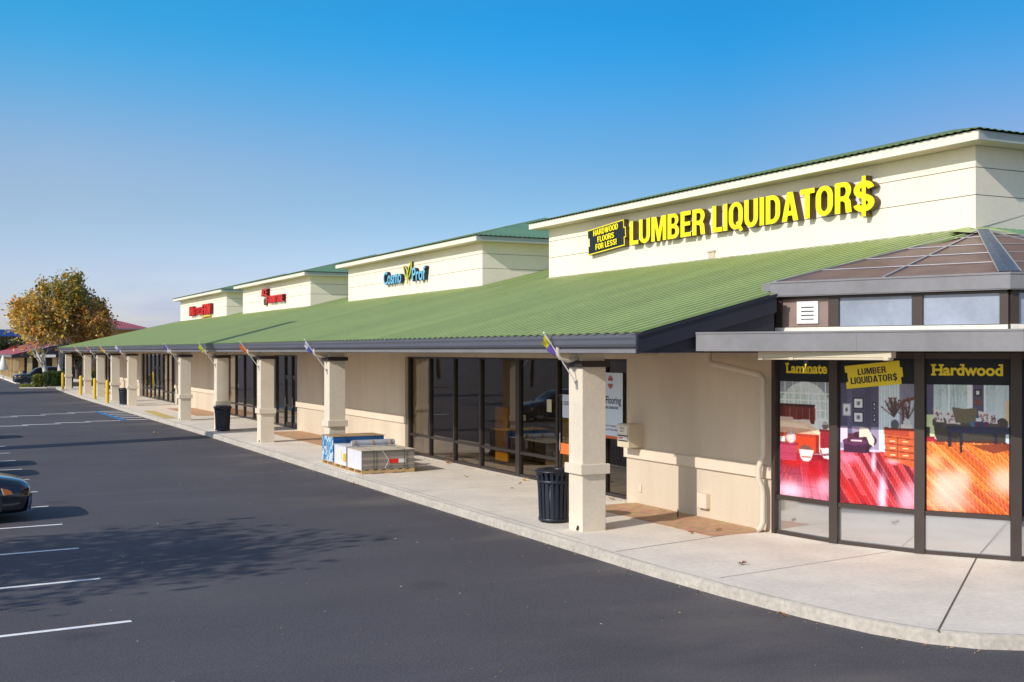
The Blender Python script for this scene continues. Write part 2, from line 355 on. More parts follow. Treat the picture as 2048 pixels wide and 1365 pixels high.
BLOCK = {
 'A': (.68, [[(0, 0), (.21, 0), (.25, .19), (.43, .19), (.47, 0), (.68, 0), (.46, 1), (.22, 1)], [(.285, .35), (.395, .35), (.34, .70)]]),
 'B': (.60, [[(0, 0)] + _arc(.34, .28, .26, .28, -90, 68) + _arc(.32, .745, .245, .255, -60, 90) + [(0, 1)], [(.2, .155)] + _arc(.31, .285, .095, .13, -90, 90) + [(.2, .415)], [(.2, .585)] + _arc(.30, .715, .09, .13, -90, 90) + [(.2, .845)]]),
 'C': (.60, [_stroke(_arc(.32, .5, .225, .415, 38, 322, 22), .097)]),
 'D': (.62, [[(0, 0)] + _arc(.28, .36, .34, .36, -90, 0) + _arc(.28, .64, .34, .36, 0, 90) + [(0, 1)], [(.2, .155)] + _arc(.27, .36, .15, .205, -90, 0) + _arc(.27, .64, .15, .205, 0, 90) + [(.2, .845)]]),
 'E': (.52, [[(0, 0), (.52, 0), (.52, .165), (.2, .165), (.2, .43), (.48, .43), (.48, .585), (.2, .585), (.2, .835), (.51, .835), (.51, 1), (0, 1)]]),
 'F': (.50, [[(0, 0), (.2, 0), (.2, .42), (.46, .42), (.46, .58), (.2, .58), (.2, .835), (.50, .835), (.50, 1), (0, 1)]]),
 'H': (.62, [[(0, 0), (.2, 0), (.2, .42), (.42, .42), (.42, 0), (.62, 0), (.62, 1), (.42, 1), (.42, .585), (.2, .585), (.2, 1), (0, 1)]]),
 'I': (.20, [[(0, 0), (.2, 0), (.2, 1), (0, 1)]]),
 'L': (.50, [[(0, 0), (.5, 0), (.5, .17), (.2, .17), (.2, 1), (0, 1)]]),
 'M': (.80, [[(0, 0), (.185, 0), (.185, .66), (.33, 0), (.47, 0), (.615, .66), (.615, 0), (.8, 0), (.8, 1), (.53, 1), (.40, .42), (.27, 1), (0, 1)]]),
 'N': (.62, [[(0, 0), (.19, 0), (.19, .6), (.41, 0), (.62, 0), (.62, 1), (.43, 1), (.43, .4), (.21, 1), (0, 1)]]),
 'O': (.66, _O), 'Q': (.66, _O),
 'R': (.62, [[(0, 0), (.2, 0), (.2, .39), (.29, .39), (.37, .32), (.405, 0), (.62, 0), (.575, .36), (.51, .46)] + _arc(.345, .72, .255, .28, -46, 90) + [(0, 1)], [(.2, .545)] + _arc(.315, .695, .09, .15, -90, 90) + [(.2, .845)]]),
 'S': (.60, [_S]), '$': (.60, [_S]),
 'T': (.58, [[(.19, 0), (.39, 0), (.39, .83), (.58, .83), (.58, 1), (0, 1), (0, .83), (.19, .83)]]),
 'U': (.62, [[(0, 1), (0, .33)] + _arc(.31, .33, .31, .34, 180, 360)[1:] + [(.62, 1), (.42, 1)] + _arc(.31, .33, .11, .175, 0, -180) + [(.2, 1)]]),
 'W': (.96, [[(0, 1), (.18, 0), (.40, 0), (.48, .5), (.56, 0), (.78, 0), (.96, 1), (.77, 1), (.67, .38), (.58, 1), (.38, 1), (.29, .38), (.19, 1)]]),
 '!': (.20, [[(0, .30), (.2, .30), (.2, 1), (0, 1)], [(0, 0), (.2, 0), (.2, .19), (0, .19)]])}
EXTRA = {'Q': [(.34, .24), (.46, .30), (.68, -.05), (.54, -.11)], '$': [(.255, -.16), (.375, -.16), (.375, 1.16), (.255, 1.16)]}
def block_glyphs(s, ex, gap=.07):
    out = []; x = 0
    for ch in s:
        if ch == ' ': x += .30; continue
        w_, loops = BLOCK[ch]
        cu = bpy.data.curves.new('t', 'CURVE'); cu.dimensions = '2D'; cu.fill_mode = 'BOTH'; cu.extrude = ex
        for lp in loops:
            clean = [p for i, p in enumerate(lp) if i == 0 or math.dist(p, lp[i - 1]) > 1e-5]
            sp = cu.splines.new('POLY'); sp.points.add(len(clean) - 1); sp.use_cyclic_u = True
            for q, p in zip(sp.points, clean): q.co = (p[0], p[1], 0, 1)
        ob = bpy.data.objects.new('t', cu); me = bpy.data.meshes.new_from_object(ob); bpy.data.objects.remove(ob); bpy.data.curves.remove(cu)
        vs_ = [(v.co.x + x, v.co.y, v.co.z + ex) for v in me.vertices]; fs_ = [tuple(p.vertices) for p in me.polygons]; nz_ = [p.normal.z for p in me.polygons]; bpy.data.meshes.remove(me)
        if ch in EXTRA:
            b = len(vs_); pl = EXTRA[ch]; n = len(pl); top = 2 * ex * 1.02 + .003
            area = sum(pl[i][0] * pl[(i + 1) % n][1] - pl[(i + 1) % n][0] * pl[i][1] for i in range(n)); pl = pl if area > 0 else pl[::-1]
            vs_ += [(p[0] + x, p[1], .001) for p in pl] + [(p[0] + x, p[1], top) for p in pl]
            fs_ += [tuple(range(b + n, b + 2 * n))] + [(b + i, b + (i + 1) % n, b + n + (i + 1) % n, b + n + i) for i in range(n)]; nz_ += [1] + [0] * n
        out.append((ch, vs_, fs_, nz_)); x += w_ + gap * (.6 if ch in 'LT' else 1)
    return out
def fit(gl, w, h, capref=None):
    xs = [v[0] for g in gl for v in g[1]]; ys = [v[1] for g in gl if (capref is None or g[0] in capref) for v in g[1]]
    x0, x1, y0, y1 = min(xs), max(xs), min(ys), max(ys)
    return x0, y0, w / (x1 - x0), h / (y1 - y0)
def place_text(mb_for, gl, o, a, up, w, h, depth=0.0, capref=None, y_off=None):
    """mb_for(char)-> MB; o = lower-left corner of the text box (world), a = reading direction, up"""
    o, a, up = Vector(o), Vector(a).normalized(), Vector(up).normalized(); nrm = a.cross(up)
    ok = [g[0] for g in gl if g[0] not in 'Q$']
    if capref is None and ok and len(ok) < len(gl): capref = ok
    x0, y0, sx_, sy_ = fit(gl, w, h, capref)
    zs = [v[2] for g in gl for v in g[1]]; zm = max(zs) - min(zs) or 1; z0 = min(zs)
    for ch, vs_, fs_, nz_ in gl:
        mb = mb_for(ch)
        P = [o + a * ((v[0] - x0) * sx_) + up * ((v[1] - y0) * sy_) + nrm * ((v[2] - z0) / zm * depth) for v in vs_]
        base = len(mb.v); mb.v += [tuple(p) for p in P]
        for f, nz1 in zip(fs_, nz_):
            mb.f.append([i + base for i in f]); mb.m.append(0 if nz1 > .5 or depth == 0 else 1); mb.smooth.append(False)

# ribbed roof --------------------------------------------------------
def ribbed(mb, o, e, u, n, length, runf, period=.18, amp=.028, mi=0):
    """o corner at eave, e unit along eave, u unit up-slope, n normal; runf(s)->(start, run)"""
    o, e, u, n = map(Vector, (o, e, u, n)); rows = []
    s = 0.0; k = 0
    offs = [(0, 0), (.30, 0), (.50, 1), (.80, 1)]
    while s < length:
        for q, hgt in offs:
            t = min(s + q * period, length); r0, r1 = runf(t)
            rows.append((o + e * t + u * r0 + n * (hgt * amp), o + e * t + u * max(r1, r0) + n * (hgt * amp)))
        s += period
    vs = [p for r in rows for p in r]; b = len(mb.v); mb.v += [tuple(v) for v in vs]
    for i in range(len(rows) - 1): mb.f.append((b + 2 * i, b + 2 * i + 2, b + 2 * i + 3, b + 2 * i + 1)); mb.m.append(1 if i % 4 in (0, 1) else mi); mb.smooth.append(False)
    return mb

# ------------------------------------------------------------------ ground
YE = 99.2            # far end of the long roof
XW, XG, XE = 12.65, 12.80, 9.40     # wall face, glass plane, eave line
g = MB(); g.add([(-500, -120, 0), (600, -120, 0), (600, 900, 0), (-500, 900, 0)], [(0, 1, 2, 3)])
structure(g.build('asphalt_ground', m_asphalt))
kerb = [(9.55, 103.8), (9.30, 95.9), (9.14, 82.3), (9.14, 75.5), (9.2, 69.7), (9.2, 61.4), (9.25, 51.8), (9.3, 43.4), (9.2, 31.2), (9.16, 23), (9.15, 17.5), (9.15, 15.4), (9.14, 13.6), (9.2, 12.2), (9.27, 11.3), (9.36, 10.5), (9.5, 9.75), (9.72, 9.15), (10.05, 8.72), (10.5, 8.42), (11.2, 8.2), (12.4, 8.05), (16, 8.0), (40, 8.0)]
def offset(poly, d):
    out = []
    for i, p in enumerate(poly):
        a = Vector(poly[max(i - 1, 0)]); b = Vector(poly[min(i + 1, len(poly) - 1)]); t = (b - a).normalized(); nrm = Vector((-t.y, t.x))
        out.append((p[0] + nrm.x * d, p[1] + nrm.y * d))
    return out
def strip(prof, poly, jitter=0):   # prof: list of (offset, z)
    mb = MB(); cols = [offset(poly, d) for d, z in prof]; n = len(prof)
    vs = []
    for i in range(len(poly)):
        j = random.uniform(-jitter, jitter)
        for k, (d, z) in enumerate(prof): vs.append((cols[k][i][0], cols[k][i][1], z + (j if 0 < k < n - 1 else 0)))
    fs = [(i * n + k, (i + 1) * n + k, (i + 1) * n + k + 1, i * n + k + 1) for i in range(len(poly) - 1) for k in range(n - 1)]
    return mb.add(vs, fs)
def dense(poly, step=.5):
    out = []
    for a, b in zip(poly[:-1], poly[1:]):
        L_ = math.dist(a, b); n = max(1, int(L_ / step))
        out += [(a[0] + (b[0] - a[0]) * i / n, a[1] + (b[1] - a[1]) * i / n) for i in range(n)]
    return out + [poly[-1]]
structure(strip([(0, 0.0), (.02, .10), (.035, .135), (.060, .151), (.085, .1545), (.10, .150)], dense(kerb, .3), .004).build('kerb', m_kerb))
inner = offset(kerb, .09)
poly = inner[:] + [(40, 30), (14.2, 30), (14.2, 103.8)]
sw = MB(); sw.prism(poly, .0, .1495); structure(sw.build('sidewalk', m_conc))
jm = MB()
def ground_strip(mb, p, q, wd, z):
    p, q = Vector((*p, z)), Vector((*q, z)); d = (q - p).normalized(); nrm = Vector((-d.y, d.x, 0)) * wd / 2
    mb.add([p - nrm, q - nrm, q + nrm, p + nrm], [(0, 1, 2, 3)])
for p, q, wd in [((13.74, 11.99), (9.78, 9.05), .022), ((13.05, 12.98), (9.45, 12.5), .010), ((12.25, 15.46), (9.3, 14.86), .014), ((11.55, 19.6), (9.35, 19.6), .008)]:
    ground_strip(jm, p, q, wd, .1535)
for y in (23.2, 27.0, 30.1, 33.6, 36.6, 40.3, 43.9, 47.5, 51.2, 55, 58.6, 62, 66, 70, 74, 78, 82, 86, 90, 94): ground_strip(jm, (XW - .1, y), (9.38, y), .010, .1535)
ground_strip(jm, (9.40, 103), (9.40, 16), .008, .1535)
structure(jm.build('sidewalk_joints', m_joint))
pv = MB()
for y0, y1, x0 in ((15.35, 19.45, 11.45), (35.3, 42.6, 11.25), (54.6, 62.4, 11.2), (81, 90, 11.3)):
    pv.box(x0, XW - .0, y0, y1, .10, .1555)
structure(pv.build('brown_paver_strip', m_paver))
yl = MB(); ground_strip(yl, (9.75, 53.2), (9.95, 60.5), .55, .154); structure(yl.build('yellow_kerb_ramp_marking', m_ypaint))
# parking markings
lm = MB()
for y, x1 in ((8.5, 2.12), (11.33, 2.12), (14.17, 2.14), (17.01, 2.15), (19.79, 2.17), (22.66, 2.20), (25.42, 2.2), (28.15, 2.21), (30.95, 2.24), (33.68, 2.26), (36.45, 2.26), (39.2, 2.28), (42, 2.3)):
    ground_strip(lm, (-3.4, y - .40), (x1, y), .10, .004)
for x0, y0, x1, y1 in ((2.4, 60.5, 3.85, 60.5), (3.6, 61.25, 5.18, 61.25), (5.03, 62.35, 6.66, 62.35), (6.4, 63.45, 8.0, 63.45), (2.2, 53.2, 3.8, 53.2), (3.6, 53.8, 5.15, 53.8), (4.97, 54.55, 6.5, 54.55), (6.33, 55.15, 7.85, 55.15)):
    ground_strip(lm, (x0, y0), (x1, y1), .22, .004)
for i in range(6):
    y = 63.9 - i * 1.66; ground_strip(lm, (8.02, y), (9.1, y - .06), .26, .004)
structure(lm.build('white_parking_lines', m_line))
bm_ = MB(); ground_strip(bm_, (7.89, 64.1), (8.04, 55.2), .26, .0065); structure(bm_.build('blue_access_aisle_line', m_bline))
# planted island past the end of the walk, and the walk of the next shop row
isl = [(9.1, 105.2), (11, 105.0), (16, 105), (16, 118), (10.4, 118), (8.9, 110)]
ik = MB(); ik.prism(isl, 0, .15); structure(ik.build('planting_island', m_kerb))
il = MB(); il.prism([(9.3, 105.5), (15.8, 105.3), (15.8, 117.7), (10.5, 117.7), (9.15, 110)], .1, .19); structure(il.build('planting_bed_soil', mat('bark_soil', (.10, .065, .04), .95, var=.3, vscale=6)))
w2 = MB(); w2.prism([(7.55, 121.5), (30, 121.5), (30, 320), (7.1, 320)], 0, .15); structure(w2.build('far_sidewalk', m_conc))

# ------------------------------------------------------------------ the long shop building
B = thing('shopping_center', (XW, 15.2, 0), 'long cream stucco strip mall with green corrugated roof and columned walkway', 'building')
ZS = 3.17
def wall_seg(y0, y1):
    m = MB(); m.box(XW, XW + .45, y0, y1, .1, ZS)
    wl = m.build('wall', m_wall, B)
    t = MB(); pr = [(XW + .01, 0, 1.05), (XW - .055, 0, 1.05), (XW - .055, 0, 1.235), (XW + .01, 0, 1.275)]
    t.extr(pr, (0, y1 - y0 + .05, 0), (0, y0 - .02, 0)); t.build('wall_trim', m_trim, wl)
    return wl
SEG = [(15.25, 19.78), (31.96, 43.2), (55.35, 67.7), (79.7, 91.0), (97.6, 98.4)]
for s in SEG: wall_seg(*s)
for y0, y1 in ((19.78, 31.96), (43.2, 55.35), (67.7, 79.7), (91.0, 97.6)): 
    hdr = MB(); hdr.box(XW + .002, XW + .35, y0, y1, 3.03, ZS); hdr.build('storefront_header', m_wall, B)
bb = MB(); bb.box(22, 22.2, 15.3, 98.4, .1, 5.0); bb.build('back_wall', m_int_wall, B)

def storefront(y0, y1, muls, rails, door=None, depth=7.0):
    z0, z1 = .1495, 3.03
    f = MB()
    f.box(XG - .05, XG + .05, y0, y1, z0, z0 + .07); f.box(XG - .05, XG + .05, y0, y1, z1 - .05, z1)
    ys = sorted(muls)
    for y, wd in ys.__class__(ys): f.box(XG - .06, XG + .06, y - wd / 2, y + wd / 2, z0 + .005, z1 - .002)
    segs = []
    for (a, wa), (b, wb) in zip(ys[:-1], ys[1:]):
        a2, b2 = a + wa / 2, b - wb / 2
        isdoor = door and any(abs((a + b) / 2 - d) < .5 for d in door)
        if not isdoor:
            f.box(XG - .045, XG + .045, a2, b2, rails - .035, rails + .035)
            segs.append((a2, b2, z0 + .07, rails - .035)); segs.append((a2, b2, rails + .035, z1 - .05))
        else:
            f.box(XG - .045, XG + .045, a2, b2, 2.16, 2.22); segs.append((a2, b2, 2.22, z1 - .05))
    fr = f.build('storefront_frame', m_frame, B)
    for a, b, c, d in segs:
        p = MB(); p.add([(XG, a, c), (XG, b, c), (XG, b, d), (XG, a, d)], [(3, 2, 1, 0)]); p.build('window_pane', m_glass, fr)
    if door:
        for (a, wa), (b, wb) in zip(ys[:-1], ys[1:]):
            if any(abs((a + b) / 2 - d) < .5 for d in door):
                a2, b2 = a + wa / 2 + .01, b - wb / 2 - .01
                q = MB(); X0, X1 = XG - .03, XG + .02
                q.box(X0, X1, a2, a2 + .07, .16, 2.15); q.box(X0, X1, b2 - .07, b2, .16, 2.15); q.box(X0, X1, a2 + .07, b2 - .07, .16, .36); q.box(X0, X1, a2 + .07, b2 - .07, 2.06, 2.15)
                q.box(X0 - .01, X1, a2 + .07, b2 - .07, 1.0, 1.07)
                dr = q.build('door', m_frame, B)
                p = MB(); p.add([(XG, a2 + .07, .36), (XG, b2 - .07, .36), (XG, b2 - .07, 2.06), (XG, a2 + .07, 2.06)], [(3, 2, 1, 0)]); p.build('door_pane', m_glass, dr)
                h = MB(); h.tube([(X0 - .05, b2 - .14, .95), (X0 - .05, b2 - .14, 1.35)], .015); h.build('door_handle', m_alu, dr)
    i = MB(); X1 = XG + depth
    i.box(XG + .1, X1, y0, y1, .05, .15, 0); i.box(X1, X1 + .1, y0, y1, .1, 3.2, 1); i.box(XG + .46, X1, y0 - .1, y0 - .0, .1, 3.2, 1); i.box(XG + .46, X1, y1, y1 + .1, .1, 3.2, 1); i.box(XG + .1, X1, y0, y1, 3.12, 3.2, 1)
    i.build('shop_interior', [m_int_floor, m_int_wall], B)
def even(y0, y1, n, wd=.07): return [(y0 + wd / 2 + (y1 - y0 - wd) * i / n, wd) for i in range(n + 1)]
storefront(19.78, 31.96, [(19.81, .07), (20.80, .08), (21.85, .07), (22.87, .09), (24.83, .20), (26.95, .08), (28.63, .08), (30.33, .08), (31.9, .10)], .73, door=[21.3, 22.3])
storefront(43.2, 55.35, [(43.25, .1), (44.3, .1), (45.3, .1), (46.6, .1), (48, .1), (49.4, .08), (50.3, .12), (52.0, .08), (53.6, .08), (55.3, .1)], .73, door=[43.8, 44.8])
storefront(67.7, 79.7, even(67.7, 79.7, 8, .14), .73, door=[72.9, 74.4])
storefront(91.0, 97.6, even(91.0, 97.6, 4, .14), .73)

# columns
COLY = [16.70, 30.38, 37.70, 44.20, 51.30, 65.95, 72.4, 79.0, 85.9, 98.3]
def make_column(y):
    x0, x1 = 9.80, 10.26; y0, y1 = y, y + .46
    m = MB(); m.box(x0, x1, y0, y1, .1, 3.0)
    m.box(x0 + .012, x1 - .012, y0 + .012, y1 - .012, 3.0, 3.24)
    c = bevel(m.build('column', m_col, B), .008, 2)
    b = MB(); b.box(x0 - .055, x1 + .055, y0 - .055, y1 + .055, 1.115, 1.285); bevel(b.build('column_band', m_col, c), .008, 2)
    k = MB(); k.box(x0 - .06, x1 + .06, y0 - .06, y1 + .06, 2.925, 3.03); bevel(k.build('column_cap', m_brown, c), .006, 1)
    d = MB(); yy = y0 + .16
    d.tube([(9.42, yy, 3.30), (9.42, yy, 3.14), (9.46, yy, 3.08), (9.60, yy, 3.03), (9.70, yy, 3.05), (9.82, yy, 3.07)], .038, 8); d.build('downspout_elbow', m_downpipe, c)
    h = MB(); h.tube([(x0 - .012, y0 + .14, .21), (x0 + .03, y0 + .14, .21)], .035, 10); h.tube([(x0 - .02, y0 + .14, .165), (x0 - .02, y0 + .14, .2)], .02, 8); h.build('drain_outlet', m_brown, c)
    return c
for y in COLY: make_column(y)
bm_ = MB(); bm_.box(9.83, 10.23, 14.5, YE - .5, 3.15, 3.40); bm_.build('walkway_beam', m_wall, B)
sf = MB(); sf.box(9.50, XW + .05, 14.40, YE - .2, 3.405, 3.43); sf.build('walkway_soffit', m_soffit, B)
# hidden ceiling of the walkway sits at the wall top
# green main roof: eave line XE, 3:12
SL = .25; cs = 1 / math.sqrt(1 + SL * SL)
YR = 14.34
uA = Vector((cs, 0, SL * cs)); nA = Vector((-SL * cs, 0, cs))
rf = MB()
def runA(t):
    y = YR + t; x1 = 30.0
    if y < 14.62: x1 = 11.95
    elif y < 15.22: x1 = 16.6
    if y > YE - (30 - XE): x1 = min(x1, XE + (YE - y))
    return (-.10, (x1 - XE) / cs)
ribbed(rf, (XE, YR, 3.475), (0, 1, 0), uA, nA, YE - YR, runA, .28, .026)
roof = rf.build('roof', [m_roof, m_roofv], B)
rs = MB(); uE = Vector((0, -cs, SL * cs)); nE = Vector((0, SL * cs, cs))
ribbed(rs, (30, YE, 3.475), (-1, 0, 0), uE, nE, 30 - XE, lambda t: (-.1, min(20, max(0, (30 - XE - t))) / cs), .20, .045)
rs.build('end_roof', [m_roof2, m_roof2], B)
rs = MB()
# slope on the near side of the corner tower
uS = Vector((0, cs, SL * cs)); nS = Vector((0, -SL * cs, cs))
zS = 5.475 - SL * (15.2 - 10.4)
ribbed(rs, (17.45, 10.4, zS), (1, 0, 0), uS, nS, 15, lambda t: (0, (15.2 - 10.4) / cs), .20, .045)
rs.build('side_roof', [m_roof2, m_roof2], B)
hc = MB(); hc.add([(16.7, 14.75, 5.33), (17.3, 14.1, 5.26), (17.75, 14.75, 5.41), (17.62, 15.19, 5.52), (17.36, 15.35, 5.52), (16.95, 15.45, 5.43)], [(0, 1, 2, 3, 4, 5)]); hc.build('hip_cap', m_roof, B)
fl = MB()
for y0, y1 in ((15.2, 31.7), (36.6, 51.1), (57.0, 71.2), (75.6, 91.0)): fl.box(17.28, 17.41, y0 + .02, y1 - .02, 5.44, 5.485)
fl.build('wall_flashing', mat('dusty_flashing', (.40, .38, .28), .8, var=.4, vscale=3), B)
# gutter with a rounded front
gt = MB(); gp = [(9.48, 0, 3.455), (9.33, 0, 3.468), (9.318, 0, 3.455), (9.325, 0, 3.40), (9.345, 0, 3.36), (9.355, 0, 3.30), (9.385, 0, 3.26), (9.48, 0, 3.25)]
gt.extr(gp[::-1], (0, YE - YR + .1, 0), (0, YR - .0, 0))
gt.extr([(10 + 0, YE + .12, 3.455), (10, YE + .12, 3.25), (10, YE - .02, 3.25), (10, YE - .02, 3.455)], (12, 0, 0), (-.5, 0, 0))
gt.build('gutter', m_gutter, B)
sb = MB(); sb.box(9.43, 9.47, YR + .02, YE, 3.165, 3.222); sb.box(9.445, 9.47, YR + .03, YE, 3.222, 3.25); sb.build('subfascia', m_gfascia, B)
dt = MB()
for i in range(420):
    y = YR + random.random() ** 1.6 * 60; dt.box(9.34, 9.46, y, y + random.uniform(.02, .12), 3.45, 3.462 + random.random() * .018)
gd = dt.build('gutter_debris', mat('dry_leaf_litter', (.20, .12, .05), .9, var=.4, vscale=9), B)
gd['kind'] = 'stuff'
# near gable end
zr = lambda x: 3.47 + SL * (x - XE)
gw = MB(); gw.extr([(9.44, 0, 3.17), (11.95, 0, 3.17), (11.95, 0, zr(11.95) - .06), (9.44, 0, zr(9.44) - .05)][::-1], (0, .08, 0), (0, YR + .03, 0)); gw.build('gable_wall', m_rake, B)
rk = MB(); rk.extr([(9.34, 0, zr(9.34) - .30), (11.95, 0, zr(11.95) - .30), (11.95, 0, zr(11.95) - .015), (9.34, 0, zr(9.34) - .015)][::-1], (0, .05, 0), (0, YR - .03, 0))
rk.extr([(9.34, 0, zr(9.34) - .045), (11.95, 0, zr(11.95) - .045), (11.95, 0, zr(11.95) - .005), (9.34, 0, zr(9.34) - .005)][::-1], (0, .02, 0), (0, YR - .052, 0)); rk.build('rake_board', m_rake, B)

# towers
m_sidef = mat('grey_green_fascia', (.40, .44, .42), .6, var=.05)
def hip_roof(mb, x0, x1, y0, y1, z, slope, per=.19, amp=.018):
    c = 1 / math.sqrt(1 + slope ** 2)
    W, D = y1 - y0, x1 - x0; half = min(W, D) / 2
    # front slope (facing -X)
    ribbed(mb, (x0, y0, z), (0, 1, 0), (c, 0, slope * c), (-slope * c, 0, c), W, lambda t: (-.04, min(half, t, W - t) / c), per, amp)
    ribbed(mb, (x1, y1, z), (0, -1, 0), (-c, 0, slope * c), (slope * c, 0, c), W, lambda t: (-.04, min(half, t, W - t) / c), per, amp)
    ribbed(mb, (x1, y0, z), (-1, 0, 0), (0, c, slope * c), (0, -slope * c, c), D, lambda t: (-.04, min(half, t, D - t) / c), per, amp)
    ribbed(mb, (x0, y1, z), (1, 0, 0), (0, -c, slope * c), (0, slope * c, c), D, lambda t: (-.04, min(half, t, D - t) / c), per, amp)
TOW = [(15.2, 31.72), (36.6, 51.1), (57.04, 71.2), (75.6, 91.0)]
for y0, y1 in TOW:
    x0, x1 = 17.4, 28.5
    t = MB()
    for za, zb in ((4.9, 6.105), (6.12, 6.62), (6.635, 7.03)): t.box(x0, x1, y0, y1, za, zb)
    t.box(x0 + .02, x1 - .02, y0 + .02, y1 - .02, 4.95, 7.04, 1)
    tw = t.build('tower', [m_tower, m_groove], B)
    oh = .45
    f = MB(); f.box(x0 - oh, x1 + oh, y0 - oh, y1 + oh, 7.035, 7.06, 1)
    for a, b, c, d in ((x0 - oh - .02, x0 - oh + .02, y0 - oh - .02, y1 + oh + .02), (x1 + oh - .02, x1 + oh + .02, y0 - oh - .02, y1 + oh + .02)): f.box(a, b, c, d, 7.03, 7.20)
    f.build('fascia', [m_fascia, m_soffit], tw)
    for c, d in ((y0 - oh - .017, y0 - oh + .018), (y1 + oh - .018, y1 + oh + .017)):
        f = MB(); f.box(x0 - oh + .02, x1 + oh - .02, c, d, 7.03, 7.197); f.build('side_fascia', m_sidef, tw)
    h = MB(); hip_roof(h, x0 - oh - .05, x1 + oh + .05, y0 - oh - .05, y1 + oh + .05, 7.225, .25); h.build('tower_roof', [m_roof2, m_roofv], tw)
    if y0 < 20:
        v = MB(); v.box(x0 - .03, x0 + .02, 23.15, 23.4, 5.50, 5.68); v.box(x0 - .06, x0, 23.12, 23.43, 5.66, 5.70); v.build('wall_vent', m_tan, tw)
        vj = MB(); vj.box(x0 - .0015, x0 + .01, 22.30, 22.31, 5.4, 6.1); vj.box(x0 - .0015, x0 + .01, 27.0, 27.008, 5.4, 6.1); vj.build('expansion_joint', m_trim, tw)

# ------------------------------------------------------------------ corner rotunda (part of the building)
CX, CY = 17.5, 15.2
def rp(deg, r): return (CX + r * math.cos(R(deg)), CY + r * math.sin(R(deg)))
RV = [(12.67, 15.18), (12.83, 13.95), (13.33, 12.67), (14.09, 11.59)]
RV = RV + [(CX + (y - CY) + .0, CY + (x - CX)) for x, y in RV[2::-1]]
def wallframe(p, q):   # local frame on a facet: a = reading direction (p -> q), n = outward
    a = Vector((q[0] - p[0], q[1] - p[1], 0)); Ln = a.length; a.normalize(); n = Vector((a.y, -a.x, 0))
    if n.dot(Vector((p[0] - CX, p[1] - CY, 0))) < 0: n = -n
    return a, n, Ln
rfm = MB(); Z0, ZR, ZH = .1495, .77, 3.17
for k in range(6):
    p, q = RV[k], RV[k + 1]; a, n, Ln = wallframe(p, q); P = Vector((*p, 0))
    def bar(u0, u1, z0, z1, d0=-.05, d1=.05, mb=rfm): mb.obox(P + a * u0 + n * d0 + Vector((0, 0, z0)), a * (u1 - u0), n * (d1 - d0), (0, 0, z1 - z0))
    bar(.05, Ln - .05, Z0, Z0 + .06); bar(.05, Ln - .05, ZR - .04, ZR + .03); bar(.05, Ln - .05, 3.08, ZH)
for k in range(7):
    x, y = RV[k]; an = 180 + 15 * k; wd = .045 if k == 0 else .074
    e = Vector((-math.sin(R(an)), math.cos(R(an)), 0)); nn = Vector((math.cos(R(an)), math.sin(R(an)), 0))
    rfm.obox(Vector((x, y, Z0 + .002)) - e * wd - nn * .07, e * 2 * wd, nn * .14, (0, 0, ZH - Z0))
rot = rfm.build('rotunda_frame', m_lframe, B)
for k in range(6):
    p, q = RV[k], RV[k + 1]; a, n, Ln = wallframe(p, q); P = Vector((*p, 0))
    for z0, z1, mt, nm in ((Z0 + .05, ZR - .03, m_mirror, 'lower_pane'), (ZR + .02, 3.09, m_plate, 'upper_pane')):
        mb = MB(); A = P + a * .05; Bq = P + a * (Ln - .05)
        mb.obox(A + Vector((0, 0, z0)) - n * .02, Bq - A, n * .02, (0, 0, z1 - z0)); mb.build(nm, mt, rot)
# canopy
E0, C1 = (10.42, 14.30), (12.42, 10.10)
def mir(p): return (CX + (p[1] - CY), CY + (p[0] - CX))
E1 = mir(E0)
cp = [E0, C1, E1, (24, E1[1]), (24, 14), (17.5, 14.2), (12.75, 14.30)]
cn = MB(); cn.prism(cp, 3.215, 3.46); cn.build('canopy_roof', mat('gravel_canopy_roof', (.52, .48, .42), .9, var=.2, vscale=5), B)
cf = MB()
for p, q in ((E0, C1), (C1, E1), (E1, (24, E1[1]))):
    P, Q = Vector((*p, 0)), Vector((*q, 0)); a = (Q - P).normalized(); n = Vector((a.y, -a.x, 0))
    if n.dot(P - Vector((CX, CY, 0))) < 0: n = -n
    Ln = (Q - P).length; ext = .012
    cf.obox(P - a * ext + Vector((0, 0, 3.195)), a * (Ln + 2 * ext), n * .035, (0, 0, .285))
    cf.obox(P - a * ext + Vector((0, 0, 3.455)), a * (Ln + 2 * ext), n * .048, (0, 0, .026))
    if Ln < 6:
        cf.obox(P + a * (Ln * .53) + Vector((0, 0, 3.197)), a * .02, n * .039, (0, 0, .255))
cf.obox((E0[0], E0[1] - .0, 3.195), (.035, 0, 0), (0, .03, 0), (0, 0, .285))
cf.build('canopy_fascia', m_gfascia, B)
cs_ = MB(); cs_.prism([(E0[0] + .1, E0[1] - .02), (C1[0] + .06, C1[1] + .12), (E1[0] - .02, E1[1] + .1), (24, E1[1] + .1), (24, 14), (17.5, 14.2), (12.75, 14.28)], 3.19, 3.214); cs_.build('canopy_soffit', m_soffit, B)
